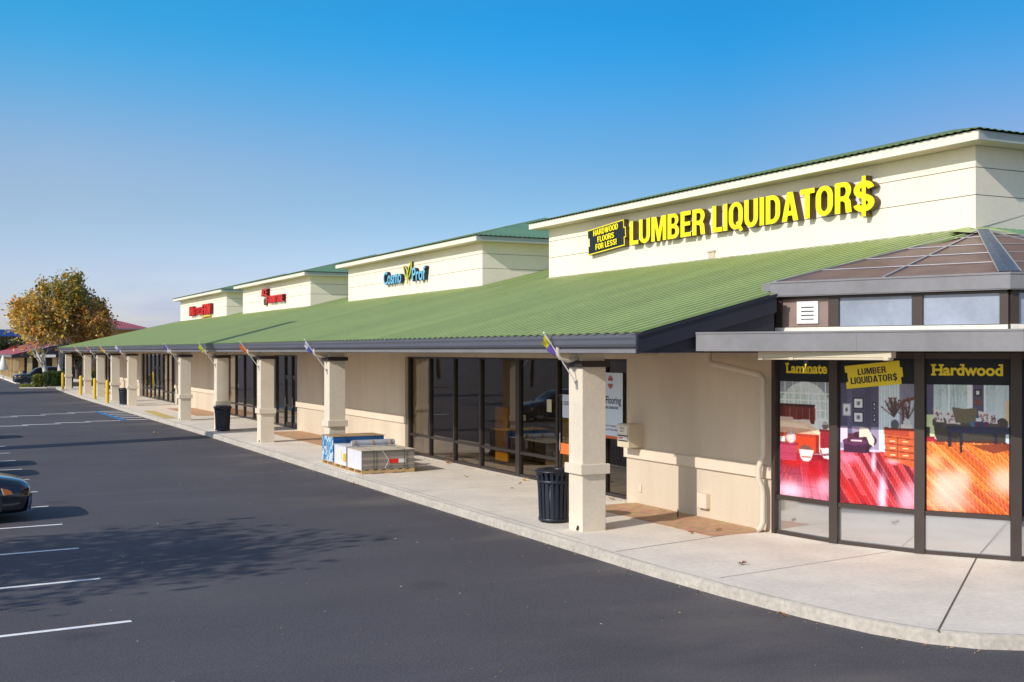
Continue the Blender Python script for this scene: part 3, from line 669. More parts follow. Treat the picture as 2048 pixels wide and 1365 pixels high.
# clerestory: faces A (180-225 deg) and B (225-270 deg)
OV = [(12.20, 14.60)] + [rp(180 + 45 * k, 5.55) for k in (1, 2)]
OF = [(12.10, 14.57)] + [rp(180 + 45 * k, 5.65) for k in (1, 2)]
clf = MB(); clp = []
for k in range(2):
    p, q = OV[k], OV[k + 1]; a, n, Ln = wallframe(p, q); P = Vector((*p, 0))
    def bar(mb, u0, u1, z0, z1, d0, d1): mb.obox(P + a * u0 + n * d0 + Vector((0, 0, z0)), a * (u1 - u0), n * (d1 - d0), (0, 0, z1 - z0))
    bar(clf, .02, Ln - .02, 4.02, 4.09, -.05, .035)
    if k == 0: cuts = [(0, .10), (.90, 1.07), (2.22, 2.38), (Ln - .12, Ln)]
    else: cuts = [(0, .12), (1.23, 1.39), (2.54, 2.71), (Ln - .1, Ln)]
    for u0, u1 in cuts: bar(clf, u0, u1, 3.5, 4.025, -.05, .045)
    for i in range(3):
        u0, u1 = cuts[i][1], cuts[i + 1][0]
        mb = MB(); bar(mb, u0, u1, 3.58, 4.03, -.03, 0.0)
        clp.append((mb, m_brownpanel if (k == 0 and i == 0) else m_frost, k, i))
bar(clf, 0, .01, 3.5, 3.51, 0, .01)
cl = clf.build('clerestory_frame', m_lframe, B)
for mb, mt, k, i in clp: mb.build('vent_panel' if mt is m_brownpanel else 'clerestory_pane', mt, cl)
ck = MB()
for k in range(2):
    p, q = OV[k], OV[k + 1]; a, n, Ln = wallframe(p, q); P = Vector((*p, 0)); ck.obox(P + Vector((0, 0, 3.40)) - n * .1, a * Ln, n * .17, (0, 0, .17 + .006 * k))
ck.build('clerestory_kerb', mat('white_curb', (.70, .66, .58), .8, var=.15, vscale=6), B)
# louvre
p, q = OV[0], OV[1]; a, n, Ln = wallframe(p, q); P = Vector((*p, 0))
lv = MB()
def lb(u0, u1, z0, z1, d0, d1, mi=0): lv.obox(P + a * u0 + n * d0 + Vector((0, 0, z0)), a * (u1 - u0), n * (d1 - d0), (0, 0, z1 - z0), mi)
u0, u1, z0, z1 = .36, .72, 3.63, 3.98
lb(u0, u0 + .07, z0, z1, .002, .03); lb(u1 - .07, u1, z0, z1, .002, .03); lb(u0 + .07, u1 - .07, z0, z0 + .06, .002, .029); lb(u0 + .07, u1 - .07, z1 - .06, z1, .002, .029)
lb(u0 + .07, u1 - .07, z0 + .06, z1 - .06, .001, .006, 1)
for i in range(4):
    z = z0 + .075 + i * .063; lv.obox(P + a * (u0 + .07) + n * .006 + Vector((0, 0, z + .035)), a * (u1 - u0 - .14), n * .03 + Vector((0, 0, -.035)), (0, 0, .012))
lv.build('louvre_vent', [m_white, m_darkpanel], cl)
# skylight pyramid and its fascia
pf = MB()
for k in range(2):
    p, q = OF[k], OF[k + 1]; a, n, Ln = wallframe(p, q); P = Vector((*p, 0)); e = .03
    pf.obox(P - a * e + Vector((0, 0, 4.075)), a * (Ln + 2 * e), n * .06, (0, 0, .205)); pf.obox(P - a * e + Vector((0, 0, 4.275)), a * (Ln + 2 * e), n * .075, (0, 0, .028)); pf.obox(P - a * e - n * .03 + Vector((0, 0, 4.06)), a * (Ln + 2 * e), n * .08, (0, 0, .018))
pf.obox((OF[0][0] - .03, OF[0][1], 4.075), (.08, 0, 0), (0, .25, 0), (0, 0, .22))
pf.build('skylight_fascia', m_gfascia, B)
AP = Vector((17.30, 14.95, 5.42))
sk = MB(); skf = MB()
O3 = [Vector((x, y, 4.295)) for x, y in OF]
for k in range(2):
    sk.add([O3[k], O3[k + 1], AP], [(0, 1, 2)])
sk.add([O3[0], AP, AP - Vector((0, 0, .3)), O3[0] - Vector((0, 0, .3))], [(0, 1, 2, 3)])
skl = sk.build('skylight', m_skyl, B)
for k in range(2):
    p, q = O3[k], O3[k + 1]; nn = (q - p).cross(AP - p).normalized()
    for t in (.2, .40, .60, .8):   # purlins
        s0, s1 = p.lerp(AP, t), q.lerp(AP, t); skf.tube([s0 + nn * .012, s1 + nn * .012], .010, 5)
    mid = p.lerp(q, .5); skf.obox(mid - (q - p).normalized() * .02 + nn * .004, (q - p).normalized() * .04, (AP - mid) * .985, nn * .018)
    e0 = (p if k == 0 else q)
    skf.obox(e0 + nn * .004, (AP - e0) * .99, (q - p).normalized() * (.05 if k == 0 else -.05), nn * .02)
skf.build('skylight_bars', m_alu, skl)
hp = MB(); e = (AP - O3[1]); sd = (O3[2] - O3[0]).normalized()
for sg in (-1, 1):
    pl = (O3[0] if sg < 0 else O3[2]); drn = (pl - O3[1]).normalized()
    nn = e.cross(drn).normalized(); nn = nn if nn.z > 0 else -nn
    hp.add([O3[1] + nn * .025, O3[1] + drn * .15 + nn * .025, AP + drn * .10 + nn * .025, AP + nn * .025], [(0, 1, 2, 3)])
hp.build('hip_flashing', m_bluefl, skl)
hb = MB()
for sg in (-1, 1):
    pl = (O3[0] if sg < 0 else O3[2]); drn = (pl - O3[1]).normalized(); hb.tube([O3[1] + drn * .16 + Vector((0, 0, .03)), AP + drn * .11 + Vector((0, 0, .03))], .012, 5)
hb.build('hip_bars', m_alu, skl)

# wall fittings
dp = MB(); dp.tube([(12.5, 16.82, 3.20), (12.5, 16.82, 3.05), (12.5, 16.74, 2.975), (12.5, 15.42, 2.80), (12.5, 15.31, 2.72), (12.5, 15.31, 1.45), (12.47, 15.34, 1.33), (12.44, 15.36, 1.22), (12.44, 15.36, 1.05), (12.49, 15.33, .92), (12.5, 15.32, .82), (12.5, 15.32, .32), (12.46, 15.34, .22), (12.40, 15.36, .18)], .052, 12)
dpo = dp.build('downspout', m_downpipe, B)
jb = MB(); jb.box(12.55, XW, 16.98, 17.26, .33, .60); bevel(jb.build('junction_box', m_trim, B), .012, 2)
jb = MB(); jb.box(12.625, XW, 19.22, 19.32, .385, .53); bevel(jb.build('outlet_cover', m_trim, B), .008, 1)
lp_ = MB(); lp_.tube([(12.2, 17.35, .15), (12.2, 17.35, .29)], .012, 8); lp_.tube([(12.2, 17.35, .29), (12.2, 17.35, .31)], .018, 8, 1); lp_.build('pipe_stub', [m_black, m_white], B)
# fluorescent fitting under the canopy
a, n, Ln = wallframe(RV[1], RV[2])
fx = MB(); c0 = Vector((10.96, 13.55, 3.10)); aa = Vector((.36, -.93, 0)).normalized(); bbv = Vector((aa.y, -aa.x, 0))
fx.obox(c0, aa * 2.05, bbv * -.16, (0, 0, .09)); fx.obox(c0 + aa * .02 + bbv * -.01 + Vector((0, 0, -.03)), aa * 2.0, bbv * -.14, (0, 0, .03), 0)
for t in (.0, .5, 1.93): fx.obox(c0 + aa * t + Vector((0, 0, -.035)) + bbv * .006, aa * .08, bbv * -.17, (0, 0, .05))
bevel(fx.build('light_fixture', m_tan, B), .01, 2)

# ------------------------------------------------------------------ signs on the towers
def sign_letters(par, rows, faces, depth):
    for s, o, w_, h_, mats, kw in rows:
        gl = glyphs(s, kw.get('bold', .03), extrude=.1, spacing=kw.get('sp', 1))
        parts = []
        def mbf(ch): m = MB(); parts.append(m); return m
        place_text(mbf, gl, o, (0, -1, 0), (0, kw.get('tilt', 0), 1) if not kw.get('tilt') else kw['up'], w_, h_, depth, kw.get('cap'))
        for m in parts: m.build('letter', mats, par)
XS = 17.4
S1 = thing('shop_sign', (17.38, 22.1, 6.4), 'big yellow block letters reading LUMBER LIQUIDATOR$ on the nearest tower', 'sign')
YM = [m_letter, m_return]
sign_letters(S1, [('LUMBER', (XS - .03, 26.75, 6.105), 3.45, .65, YM, dict(bold=.04, cap='LMBER')), ('LIQUIDATOR', (XS - .03, 23.02, 6.105), 4.80, .65, YM, dict(bold=.04, cap='LIDATR')), ('$', (XS - .03, 18.17, 5.97), .60, .84, YM, dict(bold=.035))], None, .17)
# ticket shaped plate
S2 = thing('ticket_sign', (17.38, 28.2, 6.3), 'tilted charcoal ticket plate with yellow letters HARDWOOD FLOORS FOR LESS!', 'sign')
tk = [(0, 0), (2.02, 0), (2.02, .26), (2.10, .26), (2.10, .62), (2.02, .62), (2.02, .88), (0, .88), (0, .62), (.08, .62), (.08, .26), (0, .26)]
def ticket(o, a, up, sx_, sy_, d0, d1, inset=0.0):
    o, a, up = Vector(o), Vector(a), Vector(up); nn = a.cross(up).normalized()
    W_, H_ = 2.1, .88; mb = MB()
    P = []
    for x, y in tk:
        x2 = x + (inset if x < W_ / 2 else -inset); y2 = y
        if y == 0: y2 = inset
        elif y == .88: y2 = .88 - inset
        elif y == .26: y2 = .26 + (inset if (x > W_ / 2) == True else inset)
        else: y2 = .62 - inset
        P.append(o + a * (x2 * sx_) + up * (y2 * sy_) + nn * d0)
    # keep notch edges parallel
    n_ = len(P); D = nn * (d1 - d0); V_ = P + [p + D for p in P]
    mb.add(V_, [tuple(range(n_, 2 * n_))]); mb.add(V_, [tuple(range(n_ - 1, -1, -1))] + [(i, (i + 1) % n_, n_ + (i + 1) % n_, n_ + i) for i in range(n_)], 1); return mb
ang = R(4); ta = Vector((0, -math.cos(ang), math.sin(ang))); tu = Vector((0, math.sin(ang), math.cos(ang)))
to = Vector((XS, 29.02, 5.99))
ticket(to, ta, tu, .98, .83, .02, .17).build('sign_plate', [m_letter, m_return], S2)
ticket(to, ta, tu, .98, .83, .17, .176, .035).build('sign_face', [m_plate, m_plate], S2)
nn = ta.cross(tu)
for s, x, y, w_, h_ in (('HARDWOOD', .38, .50, 1.34, .165), ('FLOORS', .60, .29, .90, .165), ('FOR LESS!', .48, .085, 1.14, .165)):
    m = MB(); place_text(lambda ch: m, glyphs(s, .03, extrude=.1), to + ta * x + tu * y + nn * .176, ta, tu, w_, h_, .03); m.build('lettering', YM, S2)
# second tower
S3 = thing('shop_sign', (17.38, 42.3, 6.3), 'pale blue letters reading Cosmo Prof with a lime leaf between', 'sign')
CM = [m_cyan, m_navyret]
sign_letters(S3, [('Cosmo', (XS - .03, 46.02, 5.98), 2.06, .56, CM, dict(bold=.02, cap='C')), ('Prof', (XS - .03, 42.78, 5.97), 1.38, .54, CM, dict(bold=.02, cap='P'))], None, .15)
lf = MB()
def leaf_ring(pts, wd=.028):
    pp = [Vector((XS - .12, 43.86 - x, 6.0 + z)) for x, z in pts]; lf.tube(pp + [pp[0]], wd, 4)
leaf_ring([(.42, .12), (.30, .18), (.12, .40), (.04, .66), (.22, .60), (.40, .48), (.46, .3)])
leaf_ring([(.44, .12), (.50, .36), (.64, .58), (.88, .78), (.86, .50), (.72, .28), (.56, .16)])
lf.box(XS - .15, XS - .09, 43.86 - .48, 43.86 - .42, 5.90, 6.13); lf.build('leaf_emblem', m_lime, S3)
lb_ = MB(); lb_.extr([(XS - .10, 43.86 - x, 6.0 + z) for x, z in [(.42, .12), (.12, .40), (.04, .66), (.30, .56), (.46, .34), (.60, .56), (.88, .78), (.80, .40), (.56, .16)]], (.08, 0, 0)); lb_.build('emblem_back', m_navyret, S3)
# third tower
S4 = thing('shop_sign', (17.38, 65, 6.3), 'two-line red letters reading ACE FURNITURE with a small figure, on a far tower', 'sign')
RM = [m_red, m_redret]
sign_letters(S4, [('ACE', (XS - .03, 66.05, 6.33), 1.3, .42, RM, dict(bold=.03)), ('FURNITURE', (XS - .03, 64.85, 5.90), 3.4, .40, RM, dict(bold=.03))], None, .18)
m = MB(); m.box(XS - .16, XS - .02, 65.2, 65.7, 5.82, 6.22); bevel(m.build('sign_figure', m_return, S4), .1, 3)
# fourth tower
S5 = thing('shop_sign', (17.38, 85, 6.3), 'red block letters reading MATTRESS FIRM over a yellow swoosh, on the farthest tower', 'sign')
sign_letters(S5, [('M', (XS - .03, 86.5, 5.74), 1.35, .70, RM, dict(bold=.03)), ('ATTRESS', (XS - .03, 85.05, 5.78), 3.0, .52, RM, dict(bold=.03)), ('FIRM', (XS - .03, 82.0, 5.74), 2.6, .72, RM, dict(bold=.03))], None, .22)
m = MB(); m.tube([(XS - .1, 83.0, 5.50), (XS - .1, 82.0, 5.60), (XS - .1, 81.0, 5.64), (XS - .1, 79.9, 5.62)], [.03, .08, .09, .05], 6); m.build('swoosh', mat('yellow_swoosh', (.85, .6, .05), .4, var=0), S5)

# ------------------------------------------------------------------ printed window pictures on the rotunda glass
class Paint:
    def __init__(s, W, H, bg):
        s.W, s.H = W, H; s.im = np.zeros((H, W, 3)); s.im[:] = np.array(bg) / 255.
        s.U, s.V = np.meshgrid((np.arange(W) + .5) / W, (np.arange(H) + .5) / H)
    def mask(s, k, c, al=1.0):
        k = k.astype(float)[..., None] * al; s.im = s.im * (1 - k) + k * np.array(c) / 255.
    def rect(s, u0, v0, u1, v1, c, al=1.0): s.mask((s.U >= u0) & (s.U < u1) & (s.V >= v0) & (s.V < v1), c, al)
    def ell(s, u, v, a, b, c, al=1.0): s.mask(((s.U - u) / a) ** 2 + ((s.V - v) / b) ** 2 < 1, c, al)
    def glow(s, u, v, a, b, c, al=1.0):
        s.mask(np.exp(-(((s.U - u) / a) ** 2 + ((s.V - v) / b) ** 2) ** 1.5), c, al)
    def poly(s, pts, c, al=1.0):
        k = np.zeros(s.U.shape, bool); n = len(pts)
        for i in range(n):
            (x0, y0), (x1, y1) = pts[i], pts[(i + 1) % n]
            cnd = ((y0 > s.V) != (y1 > s.V)); xx = (x1 - x0) * (s.V - y0) / ((y1 - y0) if y1 != y0 else 1e-9) + x0
            k ^= cnd & (s.U < xx)
        s.mask(k, c, al)
    def line(s, p, q, wd, c, al=1.0):
        d = np.array(q) - np.array(p); L_ = np.hypot(*d) + 1e-9
        t = np.clip(((s.U - p[0]) * d[0] + (s.V - p[1]) * d[1]) / L_ ** 2, 0, 1)
        s.mask(np.hypot(s.U - p[0] - t * d[0], (s.V - p[1] - t * d[1])) < wd, c, al)
    def vgrad(s, v0, v1, c0, c1):
        t = np.clip((s.V - v0) / (v1 - v0), 0, 1)[..., None]; k = ((s.V >= v0) & (s.V <= v1))[..., None]
        s.im = np.where(k, np.array(c0) / 255. * (1 - t) + np.array(c1) / 255. * t, s.im)
    def grain(s, a): s.im = np.clip(s.im + rng.normal(0, a, s.im.shape[:2] + (1,)), 0, 1)
    def planks(s, v0, sl, wd, cols, al, seed, ln=.35):
        r = np.random.default_rng(seed); t = (s.U - sl * (s.V - v0)); k = np.floor(t / wd).astype(int); jn = np.floor((s.V + ((k * 7919) % 97) / 97. * ln) / ln).astype(int)
        h = r.random(4096)[(k * 131 + jn * 17) % 4096]; g = np.array(cols, float) / 255.; c = g[(h * len(g) * .999).astype(int)]
        f = (t / wd - k); edge = ((f < .07) | (f > .95)).astype(float) * .35
        grain = .06 * np.sin(s.V * 210 + h * 40 + f * 14)
        m = ((s.V >= v0) * al)[..., None]; s.im = s.im * (1 - m) + np.clip(c * (1 - edge[..., None]) + grain[..., None], 0, 1) * m
    def blur(s):
        q = np.pad(s.im, ((1, 1), (1, 1), (0, 0)), 'edge'); s.im = (q[1:-1, 1:-1] * 4 + q[:-2, 1:-1] + q[2:, 1:-1] + q[1:-1, :-2] + q[1:-1, 2:]) / 8
    def lin(s): return np.where(s.im <= .04045, s.im / 12.92, ((s.im + .055) / 1.055) ** 2.4)
def picture(name, pt, o, a, up, w_, h_, parent=None, org=None):
    W_, H_ = pt.W, pt.H; o, a, up = Vector(o), Vector(a), Vector(up)
    og = Vector(ORG[parent.name]) if parent else Vector(org)
    o2 = np.array(o - og); A = np.array(a) * w_; Uv = np.array(up) * h_
    i, j = np.meshgrid(np.arange(W_ + 1), np.arange(H_ + 1))
    V = o2 + (i / W_)[..., None] * A + (1 - j / H_)[..., None] * Uv
    idx = (np.arange(H_)[:, None] * (W_ + 1) + np.arange(W_)[None])
    F = np.stack([idx + W_ + 1, idx + W_ + 2, idx + 1, idx], -1).reshape(-1, 4)
    me = bpy.data.meshes.new(name); me.from_pydata(V.reshape(-1, 3).tolist(), [], F.tolist()); me.materials.append(m_print)
    at = me.attributes.new('col', 'FLOAT_COLOR', 'FACE'); c = np.ones((W_ * H_, 4), np.float32); c[:, :3] = pt.lin().reshape(-1, 3); at.data.foreach_set('color', c.ravel())
    ob = bpy.data.objects.new(name, me); COL.objects.link(ob)
    if parent: ob.parent = parent
    else: ob.location = og
    ORG[ob.name] = tuple(og); return ob

p1 = Paint(110, 200, (188, 204, 212))
p1.rect(0, 0, 1, .12, (150, 160, 172)); p1.ell(.5, .34, .56, .34, (222, 234, 238))
for _ in range(60):
    u = rng.random(); p1.line((u, .03 + rng.random() * .1), (u + rng.normal(0, .03), .3), .006, (170, 196, 180), .5)
for u in (.1, .26, .42, .58, .74, .9): p1.line((u, .0), (u, .42), .007, (240, 246, 250))
for v in (.10, .16, .24, .32): p1.line((0, v), (1, v), .005, (240, 246, 250))
p1.rect(.68, .20, .75, .42, (236, 240, 244)); p1.rect(0, .20, .69, .36, (92, 26, 26)); p1.rect(0, .195, .70, .215, (62, 16, 18))
for u in (.09, .22, .35, .48, .6): p1.rect(u, .225, u + .10, .33, (112, 34, 30)); p1.line((u + .11, .23), (u + .11, .33), .006, (200, 150, 140), .6)
p1.poly([(0, .31), (.25, .31), (.3, .345), (0, .35)], (214, 186, 170)); p1.poly([(.25, .33), (.6, .325), (.62, .36), (.26, .36)], (226, 214, 204))
p1.poly([(0, .345), (.55, .35), (.78, .41), (.86, .50), (.90, .585), (.82, .60), (.76, .46), (0, .46)], (238, 206, 178))
p1.poly([(0, .36), (.5, .37), (.7, .43), (0, .42)], (252, 226, 200)); p1.poly([(0, .40), (.6, .405), (.72, .445), (0, .45)], (222, 160, 128), .7)
p1.rect(0, .45, .76, .475, (176, 60, 40)); p1.poly([(0, .47), (.76, .475), (.76, .61), (.35, .63), (0, .62)], (205, 66, 34)); p1.rect(.72, .45, .78, .61, (150, 36, 26))
p1.rect(.80, .40, 1, .60, (150, 30, 46)); p1.rect(.78, .40, 1, .42, (110, 20, 30)); p1.ell(.9, .37, .06, .035, (120, 96, 90)); p1.rect(.85, .34, .95, .36, (200, 190, 180))
p1.vgrad(.62, 1, (158, 18, 34), (238, 186, 214))
p1.planks(.62, .35, .09, [(158, 16, 30), (192, 24, 34), (134, 12, 34), (206, 50, 70)], .45, 3)
for k in range(-14, 26): p1.line((.45 + (k * .03), .60), (.5 + k * .16, 1.02), .004, (92, 10, 30), .55)
for v in (.66, .72, .80, .9): p1.rect(0, v, 1, v + .003, (110, 10, 34), .4)
p1.glow(.7, .76, .22, .10, (196, 12, 22), .7); p1.glow(.25, .70, .2, .05, (205, 20, 24), .8); p1.glow(.2, .95, .3, .08, (246, 214, 236), .8); p1.glow(.9, .88, .2, .08, (246, 196, 222), .6)
p1.rect(.0, .53, .34, .69, (188, 64, 92)); p1.rect(0, .53, .36, .555, (150, 40, 66))
for v in np.arange(.56, .68, .018): p1.rect(0, v, .34, v + .006, (140, 36, 66), .6)
p1.rect(0, .485, .10, .53, (240, 236, 232)); p1.ell(.22, .485, .10, .055, (206, 170, 176)); p1.ell(.22, .49, .07, .04, (226, 206, 206)); p1.rect(.205, .395, .235, .45, (215, 196, 190))
p1.poly([(.38, .585), (.68, .585), (.63, .66), (.58, .685), (.47, .685), (.42, .66)], (234, 222, 218)); p1.rect(.44, .64, .62, .655, (205, 120, 110)); p1.poly([(.38, .585), (.45, .545), (.6, .55), (.66, .585)], (120, 80, 70))
p1.poly([(.80, .56), (1, .555), (1, .60), (.84, .605)], (232, 216, 226)); p1.poly([(.84, .625), (1, .62), (1, .65), (.88, .645)], (240, 232, 236)); p1.blur(); p1.grain(.025)

p2 = Paint(130, 215, (78, 74, 104))
p2.rect(0, .36, .55, .55, (150, 138, 170)); p2.rect(.0, .37, .12, .50, (226, 204, 232)); p2.rect(.1, 0, .16, .58, (92, 90, 122)); p2.rect(.34, 0, .42, .58, (60, 58, 86), .6)
def frame(u0, v0, u1, v1, b=(30, 28, 40)):
    p2.rect(u0, v0, u1, v1, b); p2.rect(u0 + .015, v0 + .01, u1 - .015, v1 - .01, (222, 224, 230)); p2.rect(u0 + .045, v0 + .03, u1 - .045, v1 - .03, (176, 178, 188)); p2.ell((u0 + u1) / 2, (v0 + v1) / 2, .018, .014, (90, 90, 110))
frame(.03, .17, .145, .275, (180, 184, 200)); frame(.18, .12, .325, .215); frame(.18, .235, .325, .33); frame(.45, .155, .49, .225); frame(.45, .245, .49, .315)
p2.rect(.53, 0, .81, .58, (188, 206, 216))
for u in np.arange(.53, .81, .035): p2.rect(u, 0, u + .014, .58, (226, 236, 242), .8)
p2.rect(.81, 0, 1, .40, (128, 126, 150)); p2.poly([(.84, .13), (1, .10), (1, .37), (.84, .37)], (104, 50, 40)); p2.poly([(.87, .15), (1, .125), (1, .36), (.87, .36)], (186, 196, 208))
for _ in range(70):
    an = rng.normal(-1.57, .45); l_ = rng.uniform(.07, .17); b = (.735, .27) if rng.random() < .65 else (.92, .28)
    e_ = (b[0] + math.cos(an) * l_ * 1.1, b[1] + math.sin(an) * l_); p2.line(b, e_, .004, (70, 48, 52)); p2.ell(e_[0], e_[1], .012, .008, (104, 70, 72))
p2.ell(.745, .33, .055, .04, (80, 84, 92)); p2.rect(.82, .325, .97, .365, (222, 214, 214)); p2.ell(.9, .31, .05, .025, (200, 206, 210))
p2.vgrad(.56, 1, (150, 26, 56), (214, 92, 92)); p2.rect(0, .545, .55, .565, (206, 190, 224))
p2.planks(.562, 1.0, .075, [(150, 18, 34), (186, 28, 36), (206, 60, 62), (120, 14, 36), (214, 96, 110)], .9, 5)
for k in range(20):
    u = -.9 + k * .15; p2.line((u, .56), (u + .47, 1.03), .0028, (238, 196, 212), .7)
p2.glow(.46, .64, .035, .09, (250, 226, 246), .8); p2.glow(.58, .9, .06, .16, (250, 214, 246), .9); p2.glow(.92, .93, .16, .13, (240, 190, 214), .8); p2.glow(.12, .62, .12, .05, (230, 150, 200), .6); p2.glow(.2, .9, .2, .1, (206, 26, 24), .5)
p2.ell(.3, .47, .2, .07, (56, 24, 48)); p2.rect(.05, .48, .36, .575, (64, 24, 58)); p2.ell(.2, .485, .17, .03, (96, 44, 84)); p2.rect(.1, .42, .19, .50, (82, 34, 60)); p2.poly([(.26, .37), (.38, .365), (.47, .46), (.46, .52), (.4, .5), (.36, .44), (.26, .45)], (232, 218, 196)); p2.rect(.36, .52, .40, .57, (40, 14, 30)); p2.rect(.15, .47, .3, .485, (220, 200, 210))
p2.poly([(.60, .36), (1, .365), (1, .675), (.62, .605)], (206, 92, 50)); p2.poly([(.60, .355), (1, .36), (1, .375), (.60, .37)], (120, 40, 24))
for v in (.375, .43, .485, .54): 
    p2.line((.61, v + .055), (1, v + .07), .0035, (110, 34, 20)); 
    for u in (.68, .85): p2.line((u, v + .035), (u + .07, v + .037), .004, (240, 214, 170))
p2.line((.78, .43), (.78, .63), .004, (110, 34, 20)); p2.poly([(.61, .37), (.93, .373), (.93, .425), (.61, .415)], (176, 66, 40)); p2.glow(.72, .63, .1, .02, (230, 200, 210), .6); p2.blur(); p2.grain(.025)

p3 = Paint(150, 225, (196, 214, 222))
for _ in range(50):
    u = rng.random(); p3.line((u, .0), (u + rng.normal(0, .03), .2), .004, (150, 176, 176), .55)
    p3.line((u, .08), (u + rng.normal(0, .08), 0), .003, (150, 176, 176), .5)
p3.rect(0, 0, .085, .30, (74, 72, 106)); p3.rect(.27, 0, .29, .22, (232, 238, 242)); p3.rect(.50, 0, .575, .25, (226, 234, 240)); p3.rect(.57, 0, .70, .26, (72, 70, 104)); p3.rect(.585, .03, .675, .09, (24, 24, 34)); p3.rect(.61, .045, .65, .075, (210, 214, 220)); p3.ell(.63, .135, .045, .025, (150, 84, 50)); p3.rect(.59, .11, .67, .16, (60, 42, 40), .5)
p3.rect(.70, .0, .72, .3, (232, 238, 242)); p3.rect(0, .24, .13, .42, (206, 220, 172)); p3.rect(.94, .12, 1, .3, (220, 200, 170))
p3.ell(.16, .30, .09, .05, (58, 52, 46)); p3.ell(.92, .30, .07, .045, (58, 52, 46)); p3.poly([(.09, .29), (.97, .29), (.96, .43), (.92, .45), (.14, .455), (.10, .40)], (56, 50, 46)); p3.rect(.2, .285, .9, .34, (74, 66, 58))
for (a0, b0, c0, d0) in ((.08, .19, .22, .30), (.22, .205, .42, .31), (.63, .20, .78, .30), (.76, .215, .87, .30)):
    p3.poly([(a0, b0), (c0 - .03, b0 + .015), (c0, d0), (a0 + .03, d0 - .005)], (214, 208, 206))
    for _ in range(26): p3.ell(rng.uniform(a0 + .03, c0 - .03), rng.uniform(b0 + .02, d0 - .012), .008, .005, (104, 70, 90))
p3.poly([(.31, .175), (.47, .19), (.62, .175), (.60, .30), (.36, .30)], (102, 94, 72)); p3.rect(0, .34, .04, .43, (30, 26, 30))
p3.vgrad(.452, 1, (222, 112, 30), (226, 96, 62)); p3.rect(0, .43, .12, .475, (176, 24, 44)); p3.rect(.0, .415, .1, .432, (150, 20, 40)); p3.poly([(.12, .44), (.95, .43), (1, .47), (.1, .475)], (74, 34, 26))
p3.planks(.452, 1.7, .085, [(206, 92, 24), (232, 122, 40), (188, 70, 22), (242, 146, 66), (214, 88, 44)], .9, 9)
for k in range(22):
    u = -1.3 + k * .17; p3.line((u, .45), (u + .95, 1.01), .0025, (252, 196, 130), .7)
p3.poly([(.55, .47), (1, .45), (1, .50), (.82, .53), (.66, .50)], (112, 40, 20), .8)
p3.poly([(.24, .325), (1, .325), (1, .352), (.26, .352)], (26, 30, 66)); p3.rect(.27, .352, .31, .49, (20, 22, 46)); p3.poly([(.40, .35), (.45, .35), (.44, .535), (.415, .535)], (20, 22, 46)); p3.rect(.83, .352, .86, .46, (20, 22, 46)); p3.rect(.27, .352, 1, .38, (30, 34, 74))
for u, c in ((.57, (40, 110, 150)), (.62, (90, 30, 60)), (.67, (40, 46, 90)), (.73, (90, 30, 70))): p3.ell(u, .305, .035, .022, c)
p3.glow(.24, .80, .20, .15, (246, 214, 196), .85); p3.glow(.44, .75, .13, .11, (244, 204, 186), .75); p3.glow(.95, .74, .20, .12, (244, 206, 188), .8); p3.glow(.3, .92, .3, .10, (250, 190, 176), .7); p3.glow(.1, .6, .12, .06, (252, 206, 160), .6); p3.blur(); p3.grain(.025)

PICT = [(p1, 'bedroom picture with red floor on the leftmost rotunda window'), (p2, 'dresser and armchair picture with crimson floor on the middle rotunda window'), (p3, 'sofa picture with glossy orange floor on the rightmost rotunda window')]
def on_pane(k, u, z, d): a, n, Ln = wallframe(RV[k], RV[k + 1]); return Vector((*RV[k], 0)) + a * u + n * d + Vector((0, 0, z)), a, n, Ln
for k, (pt, lab) in enumerate(PICT):
    a, n, Ln = wallframe(RV[k], RV[k + 1]); m0 = .09
    o, a, n, Ln = on_pane(k, m0, .805, .006)
    tag(picture('window_poster', pt, o, a, (0, 0, 1), Ln - 2 * m0, 1.89, org=o), lab, 'poster')
UP = Vector((0, 0, 1))
def slab_serif(mb, gl_text, o, a, w_, h_):
    gl = glyphs(gl_text, .034); place_text(lambda ch: mb, gl, o, a, UP, w_, h_, 0, capref=gl_text[0])
    # slab serifs at the feet and heads of the stems
    x0, y0, sx_, sy_ = fit(gl, w_, h_, gl_text[0]); nrm = a.cross(UP)
    for ch, vs_, fs_, nz_ in gl:
        xs = [v[0] for v in vs_]; l_, r_ = (min(xs) - x0) * sx_, (max(xs) - x0) * sx_
        wst = .17 * sx_; t = h_ * .15
        def bar(c, z, wd): mb.add([o + a * (c - wd) + UP * z + nrm * .0008, o + a * (c + wd) + UP * z + nrm * .0008, o + a * (c + wd) + UP * (z + t) + nrm * .0008, o + a * (c - wd) + UP * (z + t) + nrm * .0008], [(0, 1, 2, 3)])
        if ch in 'H':
            for c in (l_ + wst * .5, r_ - wst * .5): bar(c, 0, wst * .95); bar(c, h_ - t, wst * .95)
        elif ch == 'L': bar(l_ + wst * .5, h_ - t, wst)
        elif ch in 'mn': 
            bar(l_ + wst * .45, 0, wst * .8)
            if ch in 'mn': bar(r_ - wst * .45, 0, wst * .8)
            if ch == 'm': bar((l_ + r_) / 2, 0, wst * .7)
        elif ch == 'd': bar(r_ - wst * .8, h_ - t + .02 * h_, wst * .8)
for k, s, u, w_, z, h_ in ((0, 'Laminate', .22, .86, 2.83, .17), (2, 'Hardwood', .17, .98, 2.83, .17)):
    o, a, n, Ln = on_pane(k, u, z, .004); m = MB(); slab_serif(m, s, o, a, w_, h_)
    tag(m.build('window_lettering', m_yprint, None, tuple(o)), 'yellow slab lettering reading %s over the %s picture' % (s, 'bedroom' if k == 0 else 'sofa'), 'lettering')
o, a, n, Ln = on_pane(1, .20, 2.60, .012)
